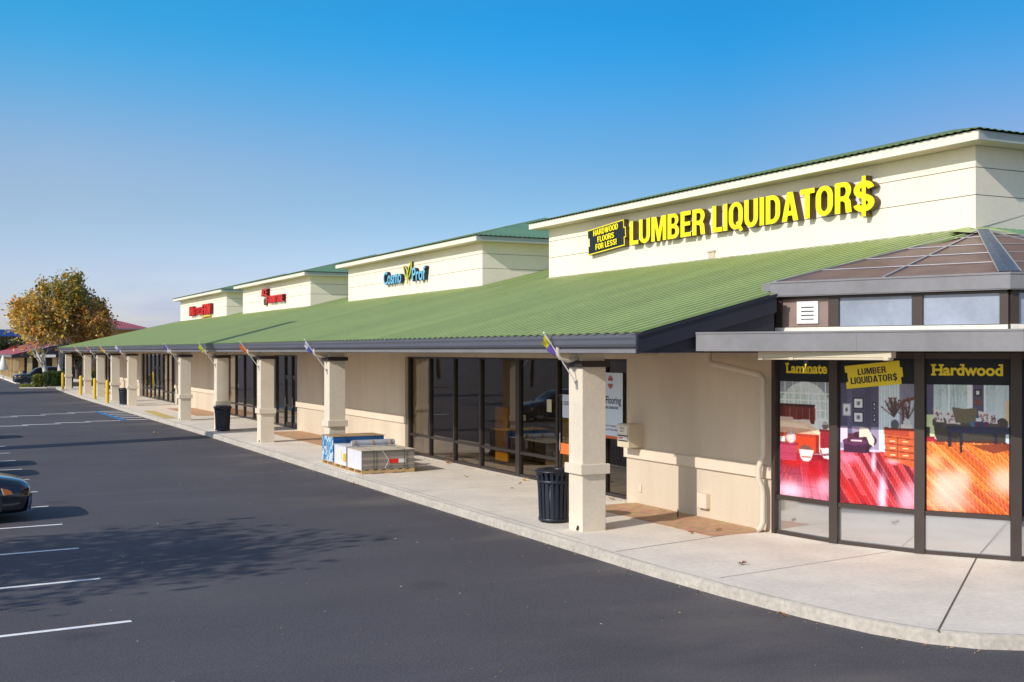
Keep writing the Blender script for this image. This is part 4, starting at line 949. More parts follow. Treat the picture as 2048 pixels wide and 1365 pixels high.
tl = R(6); ta_ = a * math.cos(tl) + UP * math.sin(tl); tu_ = UP * math.cos(tl) - a * math.sin(tl)
S6 = thing('ticket_decal', tuple(o), 'tilted yellow ticket decal reading LUMBER LIQUIDATOR$ on the middle rotunda window', 'decal')
ticket(o, ta_, tu_, .93 / 2.1, .36 / .88, 0, .003).build('decal_shape', [m_yprint, m_yprint], S6)
for s, x, y, w_, h_ in (('LUMBER', .21, .195, .46, .10), ('LIQUIDATOR$', .08, .065, .76, .105)):
    m = MB(); place_text(lambda ch: m, glyphs(s, .012), o + ta_ * x + tu_ * y + n * .005, ta_, tu_, w_, h_, 0); m.build('lettering', m_txtdark, S6)

# window banner and small notices behind the shop glass
YD = Vector((0, -1, 0))
def flat(mb, x, y_left, z0, w_, h_, d=.004): mb.obox((x, y_left, z0), (0, -w_, 0), (-d, 0, 0), (0, 0, h_)); return mb
XB = XG - .055
WB = thing('window_banner', (XB, 21.0, 1.3), 'tall pale blue LL Flooring banner on the pane beside the drop box', 'banner')
b = MB(); flat(b, XB, 21.04, 1.42, .96, 1.32); b.build('banner_sheet', mat('pale_blue_vinyl', (.62, .72, .86), .5, var=.02), WB)
b = MB(); flat(b, XB, 21.04, 1.36, .96, .06); b.build('banner_hem', mat('orange_vinyl', (.66, .14, .05), .5, var=0), WB)
for s, y, z, w_, h_, mt in (('LL Flooring', 20.96, 2.09, .82, .16, m_txtdark), ('LUMBER LIQUIDATORS', 20.86, 1.985, .62, .05, m_txtdark), ('OPEN TO PUBLIC', 20.82, 1.61, .50, .035, m_redret), ('WALK IN WELCOME', 20.86, 1.53, .58, .035, m_redret)):
    m = MB(); place_text(lambda ch: m, glyphs(s, .02), (XB - .006, y, z), YD, UP, w_, h_, 0, capref=s[0]); m.build('lettering', mt, WB)
m = MB(); c0 = Vector((XB - .007, 20.55, 2.54))
for sgn in (1, -1):
    for i in range(-3, 4):
        an = R(90 + i * 22); dv = Vector((0, -math.cos(an), math.sin(an) * sgn)); pv_ = Vector((0, -math.sin(an), -math.cos(an) * sgn)); st = c0 + Vector((0, 0, sgn * .015))
        m.add([st + dv * .03 - pv_ * .008, st + dv * (.13 - abs(i) * .006) - pv_ * .014, st + dv * (.13 - abs(i) * .006) + pv_ * .014, st + dv * .03 + pv_ * .008], [(0, 1, 2, 3)])
mm_ = m.build('starburst_emblem', mat('rust_emblem', (.42, .06, .03), .5, var=0), WB)
mm_.data.materials[0].use_backface_culling = False
NT = thing('door_notice', (XB, 22.5, 2.0), 'small pale notice on the entrance glass left of the first column', 'notice')
b = MB(); flat(b, XB, 22.60, 1.70, .52, .52); b.build('notice_sheet', bpy.data.materials['pale_blue_vinyl'], NT)
m = MB(); place_text(lambda ch: m, glyphs('LL FLOORING', .02), (XB - .006, 22.56, 1.98), YD, UP, .44, .09, 0); m.build('lettering', m_txtdark, NT)
b = MB(); flat(b, XB, 22.70, .88, .52, .24); OS = tag(b.build('orange_notice', mat('orange_board', (.72, .16, .03), .5, var=0), None, (XB, 22.9, .9)), 'orange board low on the entrance glass left of the first column', 'notice')
b = MB(); flat(b, XB, 23.33, 1.79, .22, .29); tag(b.build('paper_notice', mat('cream_paper', (.55, .50, .38), .7, var=0), None, (XB, 23.5, 1.9)), 'small cream paper notice on the wide pane left of the entrance', 'notice')

# stands inside the shop
def stand(x, y, w_, h_, mt, label):
    t = thing('display_stand', (x, y, .15), label, 'display stand', 'display stands inside the shop')
    m = MB(); m.box(x - .02, x + .02, y - w_ / 2, y + w_ / 2, .19, .15 + h_); m.build('panel', mt, t)
    m = MB(); m.box(x - .2, x + .25, y - w_ / 2 - .02, y + w_ / 2 + .02, .15, .19); m.build('base', m_darkpanel, t)
    m = MB()
    for yy in (y - w_ / 2 + .04, y + w_ / 2 - .04): m.tube([(x + .23, yy, .19), (x + .03, yy, .15 + h_ * .9)], .015, 6)
    m.build('brace', m_black, t)
m_or = mat('orange_display', (.75, .33, .02), .5, var=.03); m_yel = mat('yellow_display', (.72, .45, .03), .5, var=.03)
stand(14.0, 28.2, .75, 1.5, m_or, 'orange upright display panel standing behind the shop glass')
stand(14.6, 25.6, .8, 1.6, m_yel, 'taller yellow display board behind the wide shop pane')
stand(15.2, 24.9, .5, 1.35, m_yel, 'narrow yellow display board beside the taller one indoors')
stand(13.3, 20.0, .3, 1.1, m_yel, 'small yellow stand at the glass by the drop box')
for (x, y, w_, d_, h_, lab) in ((15.8, 27.3, 2.6, 1.4, .95, 'long table of samples behind the middle shop panes'), (14.2, 20.6, 1.4, .7, .62, 'low sample shelf behind the banner pane')):
    t = thing('display_table', (x, y, .15), lab, 'table'); m = MB(); m.box(x - d_ / 2, x + d_ / 2, y - w_ / 2, y + w_ / 2, .15 + h_ - .06, .15 + h_); m.build('tabletop', mat('oak_top', (.45, .28, .14), .4, var=.15), t)
    for sx_ in (-1, 1):
        for sy_ in (-1, 1):
            m = MB(); cx, cy = x + sx_ * (d_ / 2 - .06), y + sy_ * (w_ / 2 - .06); m.box(cx - .03, cx + .03, cy - .03, cy + .03, .15, .15 + h_ - .06); m.build('leg', m_darkpanel, t)
    m = MB()
    for i in range(5): m.obox((x - .3, y - w_ / 2 + .2 + i * w_ / 6, .15 + h_), (.6, .05, 0), (0, w_ / 8, 0), (0, 0, .03 + .04 * random.random()))
    m.build('samples', m_white, t)

# drop box on the wall corner
DB = thing('drop_box', (12.45, 19.4, 1.3), 'tan metal drop box with labels fixed at the wall corner', 'drop box')
m = MB(); m.extr([(12.30, 0, 1.285), (12.66, 0, 1.285), (12.66, 0, 1.74), (12.30, 0, 1.745)][::-1], (0, .42, 0), (0, 19.16, 0)); bevel(m.build('box_body', m_tan, DB), .008, 2)
m = MB(); m.box(12.285, 12.299, 19.20, 19.54, 1.53, 1.71); m.build('box_flap', m_fascia, DB)
m = MB(); m.box(12.287, 12.299, 19.20, 19.54, 1.43, 1.50); m.build('box_sticker', m_white, DB)
m = MB(); m.box(12.290, 12.299, 19.19, 19.55, 1.503, 1.525); m.box(12.290, 12.299, 19.19, 19.55, 1.405, 1.425); m.build('box_stripe', m_black, DB)
m = MB(); place_text(lambda ch: m, glyphs('DROP', .03), (12.285, 19.50, 1.445), YD, UP, .14, .04, 0); m.build('red_print', m_red, DB)
for s, z, w_ in (('Pull to', 1.645, .17), ('Open', 1.585, .13)):
    m = MB(); place_text(lambda ch: m, glyphs(s, .02), (12.283, 19.46, z), YD, UP, w_, .04, 0); m.build('black_print', m_txtdark, DB)

# ------------------------------------------------------------------ litter bins
def bin_(x, y, label):
    t = thing('litter_bin', (x, y, .15), label, 'bin', 'slatted litter bins on the walkway')
    m = MB(); m.lathe([(.0, .03), (.235, .03), (.25, .06), (.265, .84), (.23, .84), (.22, .08), (0, .08)], (x, y, .15), 28); m.build('liner', m_black, t)
    m = MB(); n = 20
    for k in range(n):
        an = 2 * math.pi * k / n; c, s_ = math.cos(an), math.sin(an); e = Vector((-s_, c, 0)) * .029
        prof = [(.262, .03), (.272, .25), (.283, .55), (.292, .72), (.31, .82), (.335, .895)]
        vs = []
        for r, z in prof:
            p = Vector((x + r * c, y + r * s_, .15 + z)); q = Vector((x + (r - .008) * c, y + (r - .008) * s_, .15 + z)); vs += [p - e, p + e, q + e, q - e]
        fs = [(4 * i + j, 4 * i + (j + 1) % 4, 4 * i + 4 + (j + 1) % 4, 4 * i + 4 + j) for i in range(len(prof) - 1) for j in range(4)]
        m.add(vs, fs)
    m.build('slats', m_navy, t)
    for r, z, h in ((.266, .03, .05), (.291, .70, .055)):
        m = MB(); m.lathe([(r - .012, z), (r + .008, z), (r + .012, z + h), (r - .01, z + h), (r - .012, z)], (x, y, .15), 36); m.build('hoop', m_navy, t)
    m = MB(); m.lathe([(.20, .865), (.335, .885), (.35, .90), (.345, .92), (.28, .945), (.19, .95), (.165, .935), (.165, .90), (.20, .865)], (x, y, .15), 40); m.build('rim', m_black, t)
bin_(9.96, 17.98, 'navy slatted litter bin against the first column')
bin_(9.98, 44.0, 'dark slatted litter bin beside a mid-walkway column')
bin_(9.88, 67.9, 'dark litter bin half hidden behind a far column')
bin_(10.22, 99.6, 'dark litter bin behind the last column by the hedge')

# ------------------------------------------------------------------ pallets of flooring
m_kraft = mat('kraft_board', (.42, .27, .14), .8, var=.12); m_pine = mat('pallet_pine', (.50, .34, .17), .8, var=.2, vscale=4)
m_greyct = mat('grey_carton', (.22, .195, .17), .6, var=.16, vscale=3, stretch=(.4, .4, 14)); m_whitect = mat('white_carton', (.66, .65, .68), .6, var=.06)
m_bluect = mat('blue_carton', (.02, .10, .30), .45, var=.25, vscale=4, stretch=(.6, .6, 9)); m_greyct2 = mat('tan_grey_carton', (.33, .275, .22), .6, var=.16, vscale=3, stretch=(.4, .4, 14)); m_bluect2 = mat('bright_blue_carton', (.03, .15, .40), .45, var=.25, vscale=4, stretch=(.6, .6, 9)); m_strap = mat('green_strap', (.05, .10, .06), .4, var=0)
def blotch_mat():
    m = mat('blue_white_wrap', (.1, .3, .55), .35, var=0, spec=.6); n, l = m.node_tree.nodes, m.node_tree.links
    t = n.new('ShaderNodeTexCoord'); v = n.new('ShaderNodeTexVoronoi'); v.inputs['Scale'].default_value = 11; v.distance = 'CHEBYCHEV'
    z = n.new('ShaderNodeTexNoise'); z.inputs['Scale'].default_value = 9; z.inputs['Detail'].default_value = 3; r = n.new('ShaderNodeValToRGB'); r.color_ramp.interpolation = 'CONSTANT'
    r.color_ramp.elements[0].color = (.04, .17, .38, 1); r.color_ramp.elements[1].position = .46; r.color_ramp.elements[1].color = (.16, .38, .58, 1); e = r.color_ramp.elements.new(.56); e.color = (.55, .66, .74, 1)
    mx_ = n.new('ShaderNodeMix'); mx_.data_type = 'RGBA'; mx_.inputs['Factor'].default_value = .5
    l.new(t.outputs['Object'], v.inputs['Vector']); l.new(t.outputs['Object'], z.inputs['Vector']); l.new(v.outputs['Color'], mx_.inputs['A']); l.new(z.outputs['Color'], mx_.inputs['B']); l.new(mx_.outputs['Result'], r.inputs[0]); l.new(r.outputs[0], n['Principled BSDF'].inputs['Base Color']); return m
m_wrap = blotch_mat()
def pallet(x0, x1, y0, y1, ztop, body, endm, label, lid, rot=0):
    t = thing('flooring_pallet', ((x0 + x1) / 2, (y0 + y1) / 2, .15), label, 'pallet', 'shrink-wrapped flooring pallets by the kerb')
    m = MB(); zb = .15
    for i in range(3):
        yy = y0 + (y1 - y0 - .06) * i / 2
        m.box(x0 + .0, x1, yy, yy + .06, zb + .018, zb + .085)     # notched runners
        for a, b in ((0, .18), (.42, .58), (.82, 1)): m.box(x0 + (x1 - x0) * a, x0 + (x1 - x0) * b, yy + .001, yy + .059, zb, zb + .02)
    n = 7
    for i in range(n):
        xx = x0 + (x1 - x0 - .1) * i / (n - 1); m.box(xx, xx + .1, y0 - .005, y1 + .005, zb + .085, zb + .105)
    for i in (0, 3, 6):
        xx = x0 + (x1 - x0 - .1) * i / (n - 1); m.box(xx + .002, xx + .098, y0 - .004, y1 + .004, zb - .0, zb + .017)
    m.build('wooden_pallet', m_pine, t)
    m = MB(); zc = zb + .105; k = max(3, round((ztop - zc) / .075)); e = .012
    for i in range(k):
        a, b = zc + (ztop - zc) * i / k, zc + (ztop - zc) * (i + 1) / k; j = random.uniform(-.004, .004); mi_ = random.randrange(2)
        ym = (y0 + y1) / 2
        m.box(x0 + e + j, x1 - e + j, y0 + e, ym - .001, a + .003, b, mi_); m.box(x0 + e - j, x1 - e - j, ym + .001, y1 - e, a + .003, b, mi_)
    ct = m.build('carton_stack', list(body), t)
    m = MB(); m.obox((x0 + .002, y0 + .01, zc), (-.004, 0, 0), (0, y1 - y0 - .02, 0), (0, 0, ztop - zc)); m.build('end_wrap', endm, t)
    m = MB(); m.box(x0 - .015, x1 + .02, y0 - .015, y1 + .015, ztop, ztop + .012); m.build('top_board', lid, t)
    for f in (.22, .80):
        m = MB(); xx = x0 + (x1 - x0) * f
        m.box(xx, xx + .016, y0 - .018, y0 - .008, zb + .1, ztop + .013); m.box(xx, xx + .016, y0 - .018, y1 + .018, ztop + .013, ztop + .016); m.build('strap', m_strap, t)
    return t
P1 = pallet(9.52, 10.92, 26.95, 28.02, .725, (m_greyct, m_greyct2), m_whitect, 'low pallet of grey cartons with a red label, nearest of the three', mat('pale_board', (.60, .52, .40), .7, var=.06))
m = MB(); m.box(10.25, 10.49, 26.955, 26.95, .40, .50); m.build('red_label', m_red, P1)
m = MB(); m.box(10.492, 10.70, 26.955, 26.95, .40, .50); m.build('white_label', m_white, P1)
m = MB(); m.tube([(10.05, 26.94, .73), (10.13, 26.93, .62), (10.22, 26.93, .48), (10.18, 26.93, .38), (10.12, 26.935, .28)], .005, 5); m.build('loose_wrap', m_white, P1)
P2 = pallet(9.53, 10.90, 28.14, 29.12, .74, (m_whitect, m_whitect), m_whitect, 'white wrapped pallet with grey rolled mats on top, middle of three', m_whitect)
m = MB()
for i in range(2): m.tube([(9.72 + .1 * i, 28.30 + i * .17, .815), (10.90 + .05 * i, 28.32 + i * .17, .815)], .065, 10)
m.build('rolled_mats', mat('silver_foam', (.36, .38, .44), .35, var=.15), P2)
m = MB()
for xx in (9.78, 10.25, 10.74): m.tube([(xx, 28.295, .815), (xx + .05, 28.295, .815)], .068, 10)
m.build('tape_band', m_kraft, P2)
m = MB(); m.box(9.512, 9.525, 28.16, 28.36, .36, .56); m.build('yellow_label', m_yellowp, P2)
m = MB(); m.box(9.514, 9.525, 28.50, 28.85, .40, .62); m.build('printed_label', m_fascia, P2)
P3 = pallet(9.56, 11.00, 29.30, 30.26, .915, (m_bluect, m_bluect2), m_wrap, 'taller pallet of blue cartons under a kraft lid, farthest of three', m_kraft)

# ------------------------------------------------------------------ flags on the columns
def flag(y, cols, label, sag=.0, k=0):
    yy = y + .17; base = Vector((9.80, yy, 2.62)); tip = Vector((9.16, yy, 3.50)); d = (tip - base).normalized()
    t = thing('pole_flag', tuple(base), label, 'flag', 'small flags on the walkway columns')
    m = MB(); m.tube([base, tip], .011, 6); m.lathe([(.0, -.02), (.02, -.01), (.02, .01), (0, .02)], tuple(tip), 8); m.build('pole', m_white, t)
    m = MB(); m.box(9.785, 9.80, yy - .03, yy + .03, 2.55, 2.70); m.tube([base + Vector((-.01, 0, 0)), base + d * .08], .018, 6); m.build('bracket', m_alu, t)
    # limp cloth hung along the top of the pole
    n, q = 10, 6; r_ = random.Random(k); vs = []; ln = .36
    for i in range(n + 1):
        s_ = .02 + ln * i / n; p = tip - d * s_
        for j in range(q + 1):
            f = j / q; drop = f * .17 * (1 - .45 * i / n); vs.append(p + Vector((-.05 * f + .03 * f * math.sin(i * .8 + k), .035 * math.sin(j * 1.2 + i * .6 + k) * f, -drop)))
    h = n // 2
    for nm, a, b, mt in (('upper_cloth', 0, h, cols[0]), ('lower_cloth', h, n, cols[1])):
        m = MB(); w_ = q + 1; sub = vs[a * w_:(b + 1) * w_]; m.add(sub, [(i * w_ + j, (i + 1) * w_ + j, (i + 1) * w_ + j + 1, i * w_ + j + 1) for i in range(b - a) for j in range(q)], 0, True); m.build(nm, mt, t)
fc = {c: mat('flag_' + c, v, .8, var=0) for c, v in dict(yellow=(.75, .65, .04), purple=(.20, .12, .45), white=(.75, .75, .78), blue=(.12, .16, .5), orange=(.8, .18, .03), gold=(.8, .42, .02), lime=(.55, .62, .05)).items()}
FL = [(16.70, 'yellow', 'purple', 'yellow and purple flag on the column beside the nearest bin'), (30.38, 'white', 'blue', 'white and blue flag on the column behind the pallets'), (37.70, 'orange', 'orange', 'all orange flag on a mid-walkway column'), (44.20, 'lime', 'yellow', 'lime and yellow flag on the column with a litter bin at its foot'),
      (51.30, 'purple', 'white', 'purple and white flag on the column by the yellow ramp paint'), (65.95, 'white', 'blue', 'white and blue flag on the column behind the half hidden bin'), (72.4, 'gold', 'gold', 'all gold flag on a far column'), (79.0, 'orange', 'purple', 'orange and purple flag on a far column'), (85.9, 'orange', 'white', 'orange and white flag, farthest along the walkway')]
for i, (y, a, b, lab) in enumerate(FL): flag(y, (fc[a], fc[b]), lab, k=i)

# bollards
for (x, y), lab in zip(((9.40, 96.5), (9.36, 84.2), (9.34, 76.5), (9.34, 70.8)), ('yellow bollard at the kerb, farthest of four, in front of the hedge', 'yellow bollard at the kerb, second farthest of four', 'yellow bollard at the kerb, second nearest of four', 'yellow bollard at the kerb, nearest of four')):
    t = thing('bollard', (x, y, .15), lab, 'bollard', 'yellow bollards along the far kerb')
    m = MB(); m.lathe([(.10, 0), (.10, 1.22), (.085, 1.29), (.05, 1.33), (0, 1.345)], (x, y, .15), 14); m.build('post', m_yellowp, t)
    m = MB(); m.lathe([(0, .012), (.15, .012), (.15, 0)], (x, y, .15), 14); m.build('footing', m_kerb, t)

# ------------------------------------------------------------------ cars
def catmull(tab, n):
    A = np.array(tab, float); xs = np.linspace(0, len(A) - 1, n); out = []
    for x in xs:
        i = min(int(x), len(A) - 2); t = x - i
        p0, p1, p2, p3 = A[max(i - 1, 0)], A[i], A[i + 1], A[min(i + 2, len(A) - 1)]
        out.append(.5 * ((2 * p1) + (-p0 + p2) * t + (2 * p0 - 5 * p1 + 4 * p2 - p3) * t * t + (-p0 + 3 * p1 - 3 * p2 + p3) * t ** 3))
    return np.array(out), xs
SEDAN = [(2.33, .58, .26, .56, .62, .50), (2.27, .72, .20, .62, .70, .60), (2.08, .84, .17, .68, .78, .70), (1.55, .89, .17, .76, .88, .76), (.98, .90, .17, .86, .98, .76), (.30, .90, .17, .91, 1.36, .60), (-.35, .90, .17, .92, 1.44, .60), (-1.0, .90, .17, .94, 1.39, .58), (-1.72, .89, .18, .97, 1.10, .70), (-2.12, .84, .22, .93, 1.02, .70), (-2.30, .70, .30, .78, .88, .60)]
SUV = [(2.45, .62, .42, .85, .92, .55), (2.38, .80, .36, .92, 1.0, .68), (2.15, .90, .34, .96, 1.06, .78), (1.6, .93, .34, 1.0, 1.12, .80), (1.15, .94, .34, 1.05, 1.16, .78), (.55, .94, .34, 1.08, 1.62, .66), (-.2, .94, .34, 1.09, 1.74, .68), (-1.2, .94, .34, 1.10, 1.73, .68), (-2.0, .93, .34, 1.10, 1.66, .66), (-2.35, .88, .38, 1.06, 1.30, .72), (-2.45, .80, .46, .95, 1.05, .70)]
def car(loc, rz, paint, label, tab=SEDAN, wr=.33, wb=(1.42, -1.30), group='parked cars'):
    t = thing('parked_car', loc, label, 'car', group); t.rotation_euler = (0, 0, rz)
    S, xs = catmull(tab, 56); ring = []
    for (x, hw, zb, zl, zr_, hr) in S:
        half = [(0, zb), (hw * .86, zb), (hw * .96, zb + .07), (hw, zb + .20), (hw * 1.005, (zb + zl) / 2 + .06), (hw * .985, zl - .05), (hw * .95, zl), (hw * .93, zl + .015), (hr + .03, zr_ - .06), (hr - .02, zr_ - .02), (hr * .6, zr_), (0, zr_ + .012)]
        ring.append([(x, y, z) for y, z in half] + [(x, -y, z) for y, z in half[-2:0:-1]])
    n = len(ring[0]); K = 12
    body, win, blk = MB(), MB(), MB(); bv, wv = {}, {}
    V = [p for r in ring for p in r]
    bf, wf, kf = [], [], []
    for i in range(len(ring) - 1):
        st = (xs[i] + xs[i + 1]) / 2
        for k in range(n):
            f = (i * n + k, i * n + (k + 1) % n, (i + 1) * n + (k + 1) % n, (i + 1) * n + k)
            kk = k if k < K - 1 else 2 * (K - 1) - 1 - k
            side = kk == 7 and 4.35 < st < 8.0 and not (5.95 < st < 6.12)
            ws = kk in (8, 9, 10) and (4.12 < st < 4.93 or 7.1 < st < 7.9)
            (wf if side or ws else kf if kk in (0, 1) else bf).append(f)
    def sub(fs):
        ids = sorted({i for f in fs for i in f}); mp_ = {a: b for b, a in enumerate(ids)}
        m = MB(); m.add([Vector(V[i]) + Vector(loc) for i in ids], [tuple(mp_[i] for i in f) for f in fs], 0, True); return m
    sub(bf).build('body', paint, t); sub(wf).build('windows', m_carglass, t); sub(kf).build('sill', m_black, t)
    L0 = Vector(loc); hw = .90 if tab is SEDAN else .94
    for x in wb:
        for sg in (-1, 1):
            m = MB(); yc = sg * (hw - .10)
            prof = [(wr * .62, -.10), (wr * .95, -.10), (wr, -.07), (wr, .07), (wr * .95, .10), (wr * .62, .10)]
            N_ = 28; vs = []
            for r, d in prof: vs += [L0 + Vector((x + r * math.cos(2 * math.pi * q / N_), yc + sg * d * 1.05, wr + r * math.sin(2 * math.pi * q / N_))) for q in range(N_)]
            m.add(vs, [(i * N_ + q, i * N_ + (q + 1) % N_, (i + 1) * N_ + (q + 1) % N_, (i + 1) * N_ + q) for i in range(len(prof) - 1) for q in range(N_)], 0, True)
            wl = m.build('wheel', m_tyre, t)
            r_ = MB(); cc = L0 + Vector((x, yc + sg * .085, wr))
            for q in range(10):
                a0 = 2 * math.pi * q / 10; d0 = Vector((math.cos(a0), 0, math.sin(a0))); p0 = Vector((-d0.z, 0, d0.x))
                r_.add([cc + d0 * .05 - p0 * .03, cc + d0 * wr * .64 - p0 * .04, cc + d0 * wr * .64 + p0 * .04, cc + d0 * .05 + p0 * .03], [(0, 1, 2, 3)])
            r_.build('rim', m_rim, wl)
            ar = MB(); cc = L0 + Vector((x, sg * (hw + .006), wr + .02)); vs = [cc] + [cc + Vector((wr * 1.18 * math.cos(a), -.0, wr * 1.18 * math.sin(a))) for a in np.linspace(-.35, math.pi + .35, 20)]
            ar.add(vs, [(0, i, i + 1) for i in range(1, 20)]); ar.build('wheel_arch', m_black, t)
    def surf(x, y):  # front skin position helper: nose offset by |y|
        return x
    fx_ = tab[0][0]; zl = tab[1][3]
    for sg in (-1, 1):
        m = MB(); a = [(fx_ - .10, .52, zl - .10), (fx_ - .20, .74, zl - .07), (fx_ - .55, .885, zl + .03), (fx_ - .50, .885, zl - .10), (fx_ - .18, .775, zl - .16), (fx_ - .075, .56, zl - .15)]
        P = [L0 + Vector((x, sg * y * (hw / .9), z)) for x, y, z in a]; q = [p + Vector((.012, sg * .02, .006)) for p in P]
        fs = [tuple(range(5, -1, -1)), tuple(range(6, 12))] + [(i, (i + 1) % 6, 6 + (i + 1) % 6, 6 + i) for i in range(6)]
        m.add(P + q, fs); hl = m.build('headlight', m_lamp, t)
        m = MB(); b = [(fx_ - .40, .87, zl - .02), (fx_ - .56, .905, zl + .035), (fx_ - .50, .905, zl - .09), (fx_ - .36, .87, zl - .09)]
        m.add([L0 + Vector((x, sg * y * (hw / .9), z)) + Vector((.016, sg * .024, .006)) for x, y, z in b], [(0, 1, 2, 3)]); m.build('amber_marker', m_amber, hl)
        m = MB(); b = [(fx_ - .02, .52, .52 + zl - .62), (fx_ - .10, .70, .46 + zl - .62), (fx_ - .14, .76, .20 + zl - .62), (fx_ - .05, .58, .22 + zl - .62)]
        P = [L0 + Vector((x + .05, sg * (y + .02), z)) for x, y, z in b]; m.add(P, [(0, 1, 2, 3)]); m.build('intake', m_black, t)
        m = MB(); m.tube([P[1] + Vector((.02, sg * .012, 0)), P[2] + Vector((.02, sg * .012, 0)), P[3] + Vector((.03, 0, -.02))], .016, 6); m.build('bumper_glint', m_cglint, t)
        m = MB(); rx = tab[-1][0]; zb = tab[-2][3]
        m.obox(L0 + Vector((rx + .02, sg * .42, zb - .14)), (.10, sg * .40, 0), (-.03, 0, 0), (0, 0, .14)); m.build('tail_light', m_tail, t)
        m = MB(); zm = tab[4][3]; m.obox(L0 + Vector((tab[4][0] - .05, sg * hw * .95, zm + .03)), (-.12, sg * .02, 0), (0, sg * .20, 0), (0, 0, .13)); m.build('mirror', paint, t)
    m = MB(); m.obox(L0 + Vector((fx_ - .005, -.5, tab[0][2] + .04)), (.03, 0, 0), (0, 1.0, 0), (0, 0, .16)); m.build('grille', m_black, t)
    return t
m_cglint = mat('blue_bumper_glint', (.07, .14, .30), .3, spec=.6, var=0)  # blue colour stands in for a reflection along the bumper edge
def paint(name, c): return mat(name, c, .22, spec=.6, coat=1, var=0)
pn_black = paint('blue_black_paint', (.006, .009, .022))
car((-.62, 24.05, 0), R(2), pn_black, 'black sedan nose at the left edge of the photo, between white parking lines')
car((-.86, 32.3, 0), R(2), paint('silver_paint', (.35, .36, .38)), 'silver sedan parked in the row beyond the black one')
car((-.70, 35.1, 0), R(2), paint('grey_paint', (.10, .11, .12)), 'grey sedan parked next to the silver one')
car((-.30, 46.2, 0), R(2), paint('dark_blue_paint', (.012, .02, .05)), 'dark blue sedan parked farther along the row')
car((9.30, 113.2, 0), R(180), paint('dark_green_paint', (.010, .022, .026)), 'dark green car beyond the clipped hedge facing the drive', SUV, .38, (1.5, -1.45))

# tall slab sign outside the left edge whose shadow crosses the drive
t = thing('pylon_sign', (-1.0, 40.3, 0), 'tall grey slab sign standing in the parking row beyond the left edge', 'sign')
m = MB(); m.box(-1.25, -.75, 39.65, 40.95, .5, 12.6); bevel(m.build('sign_slab', m_gfascia, t), .03, 2)
m = MB(); m.box(-1.5, -.5, 39.4, 41.2, 0, .5); m.build('footing', m_kerb, t)

# ------------------------------------------------------------------ trees and shrubs
def leaf_mesh(name, pts, size, cols, parent=None, org=None, rs=None, flatn=0.0, clump=None):
    rs = rs or np.random.default_rng(1); n = len(pts); pts = np.asarray(pts, float)
    og = np.array(ORG[parent.name] if parent else org)
    nrm = rs.normal(size=(n, 3)); nrm[:, 2] += flatn; nrm /= np.linalg.norm(nrm, axis=1)[:, None]
    a = np.cross(nrm, rs.normal(size=(n, 3))); a /= np.linalg.norm(a, axis=1)[:, None]; b = np.cross(nrm, a)
    s_ = (size * rs.uniform(.6, 1.3, n))[:, None]
    P = (pts - og)
    fold = nrm * s_ * .18
    V = np.stack([P - a * s_, P - b * s_ * .55 + fold, P + a * s_, P + b * s_ * .55 + fold], 1).reshape(-1, 3)
    F = np.arange(4 * n).reshape(-1, 4)
    me = bpy.data.meshes.new(name); me.vertices.add(4 * n); me.vertices.foreach_set('co', V.ravel())
    me.loops.add(4 * n); me.loops.foreach_set('vertex_index', F.ravel()); me.polygons.add(n)
    me.polygons.foreach_set('loop_start', np.arange(n) * 4); me.polygons.foreach_set('loop_total', np.full(n, 4)); me.update(calc_edges=True); me.validate()
    me.materials.append(m_leaf)
    C_ = np.array(cols, float); k = rs.integers(0, len(C_), n) if clump is None else (clump * len(C_) * .999 + rs.normal(0, .6, n)).astype(int).clip(0, len(C_) - 1)
    col = np.ones((n, 4), np.float32); col[:, :3] = C_[k] * rs.uniform(.7, 1.3, n)[:, None]
    me.attributes.new('col', 'FLOAT_COLOR', 'FACE').data.foreach_set('color', col.ravel())
    ob = bpy.data.objects.new(name, me); COL.objects.link(ob)
    if parent: ob.parent = parent
    else: ob.location = og.tolist()
    ORG[ob.name] = tuple(og); return ob
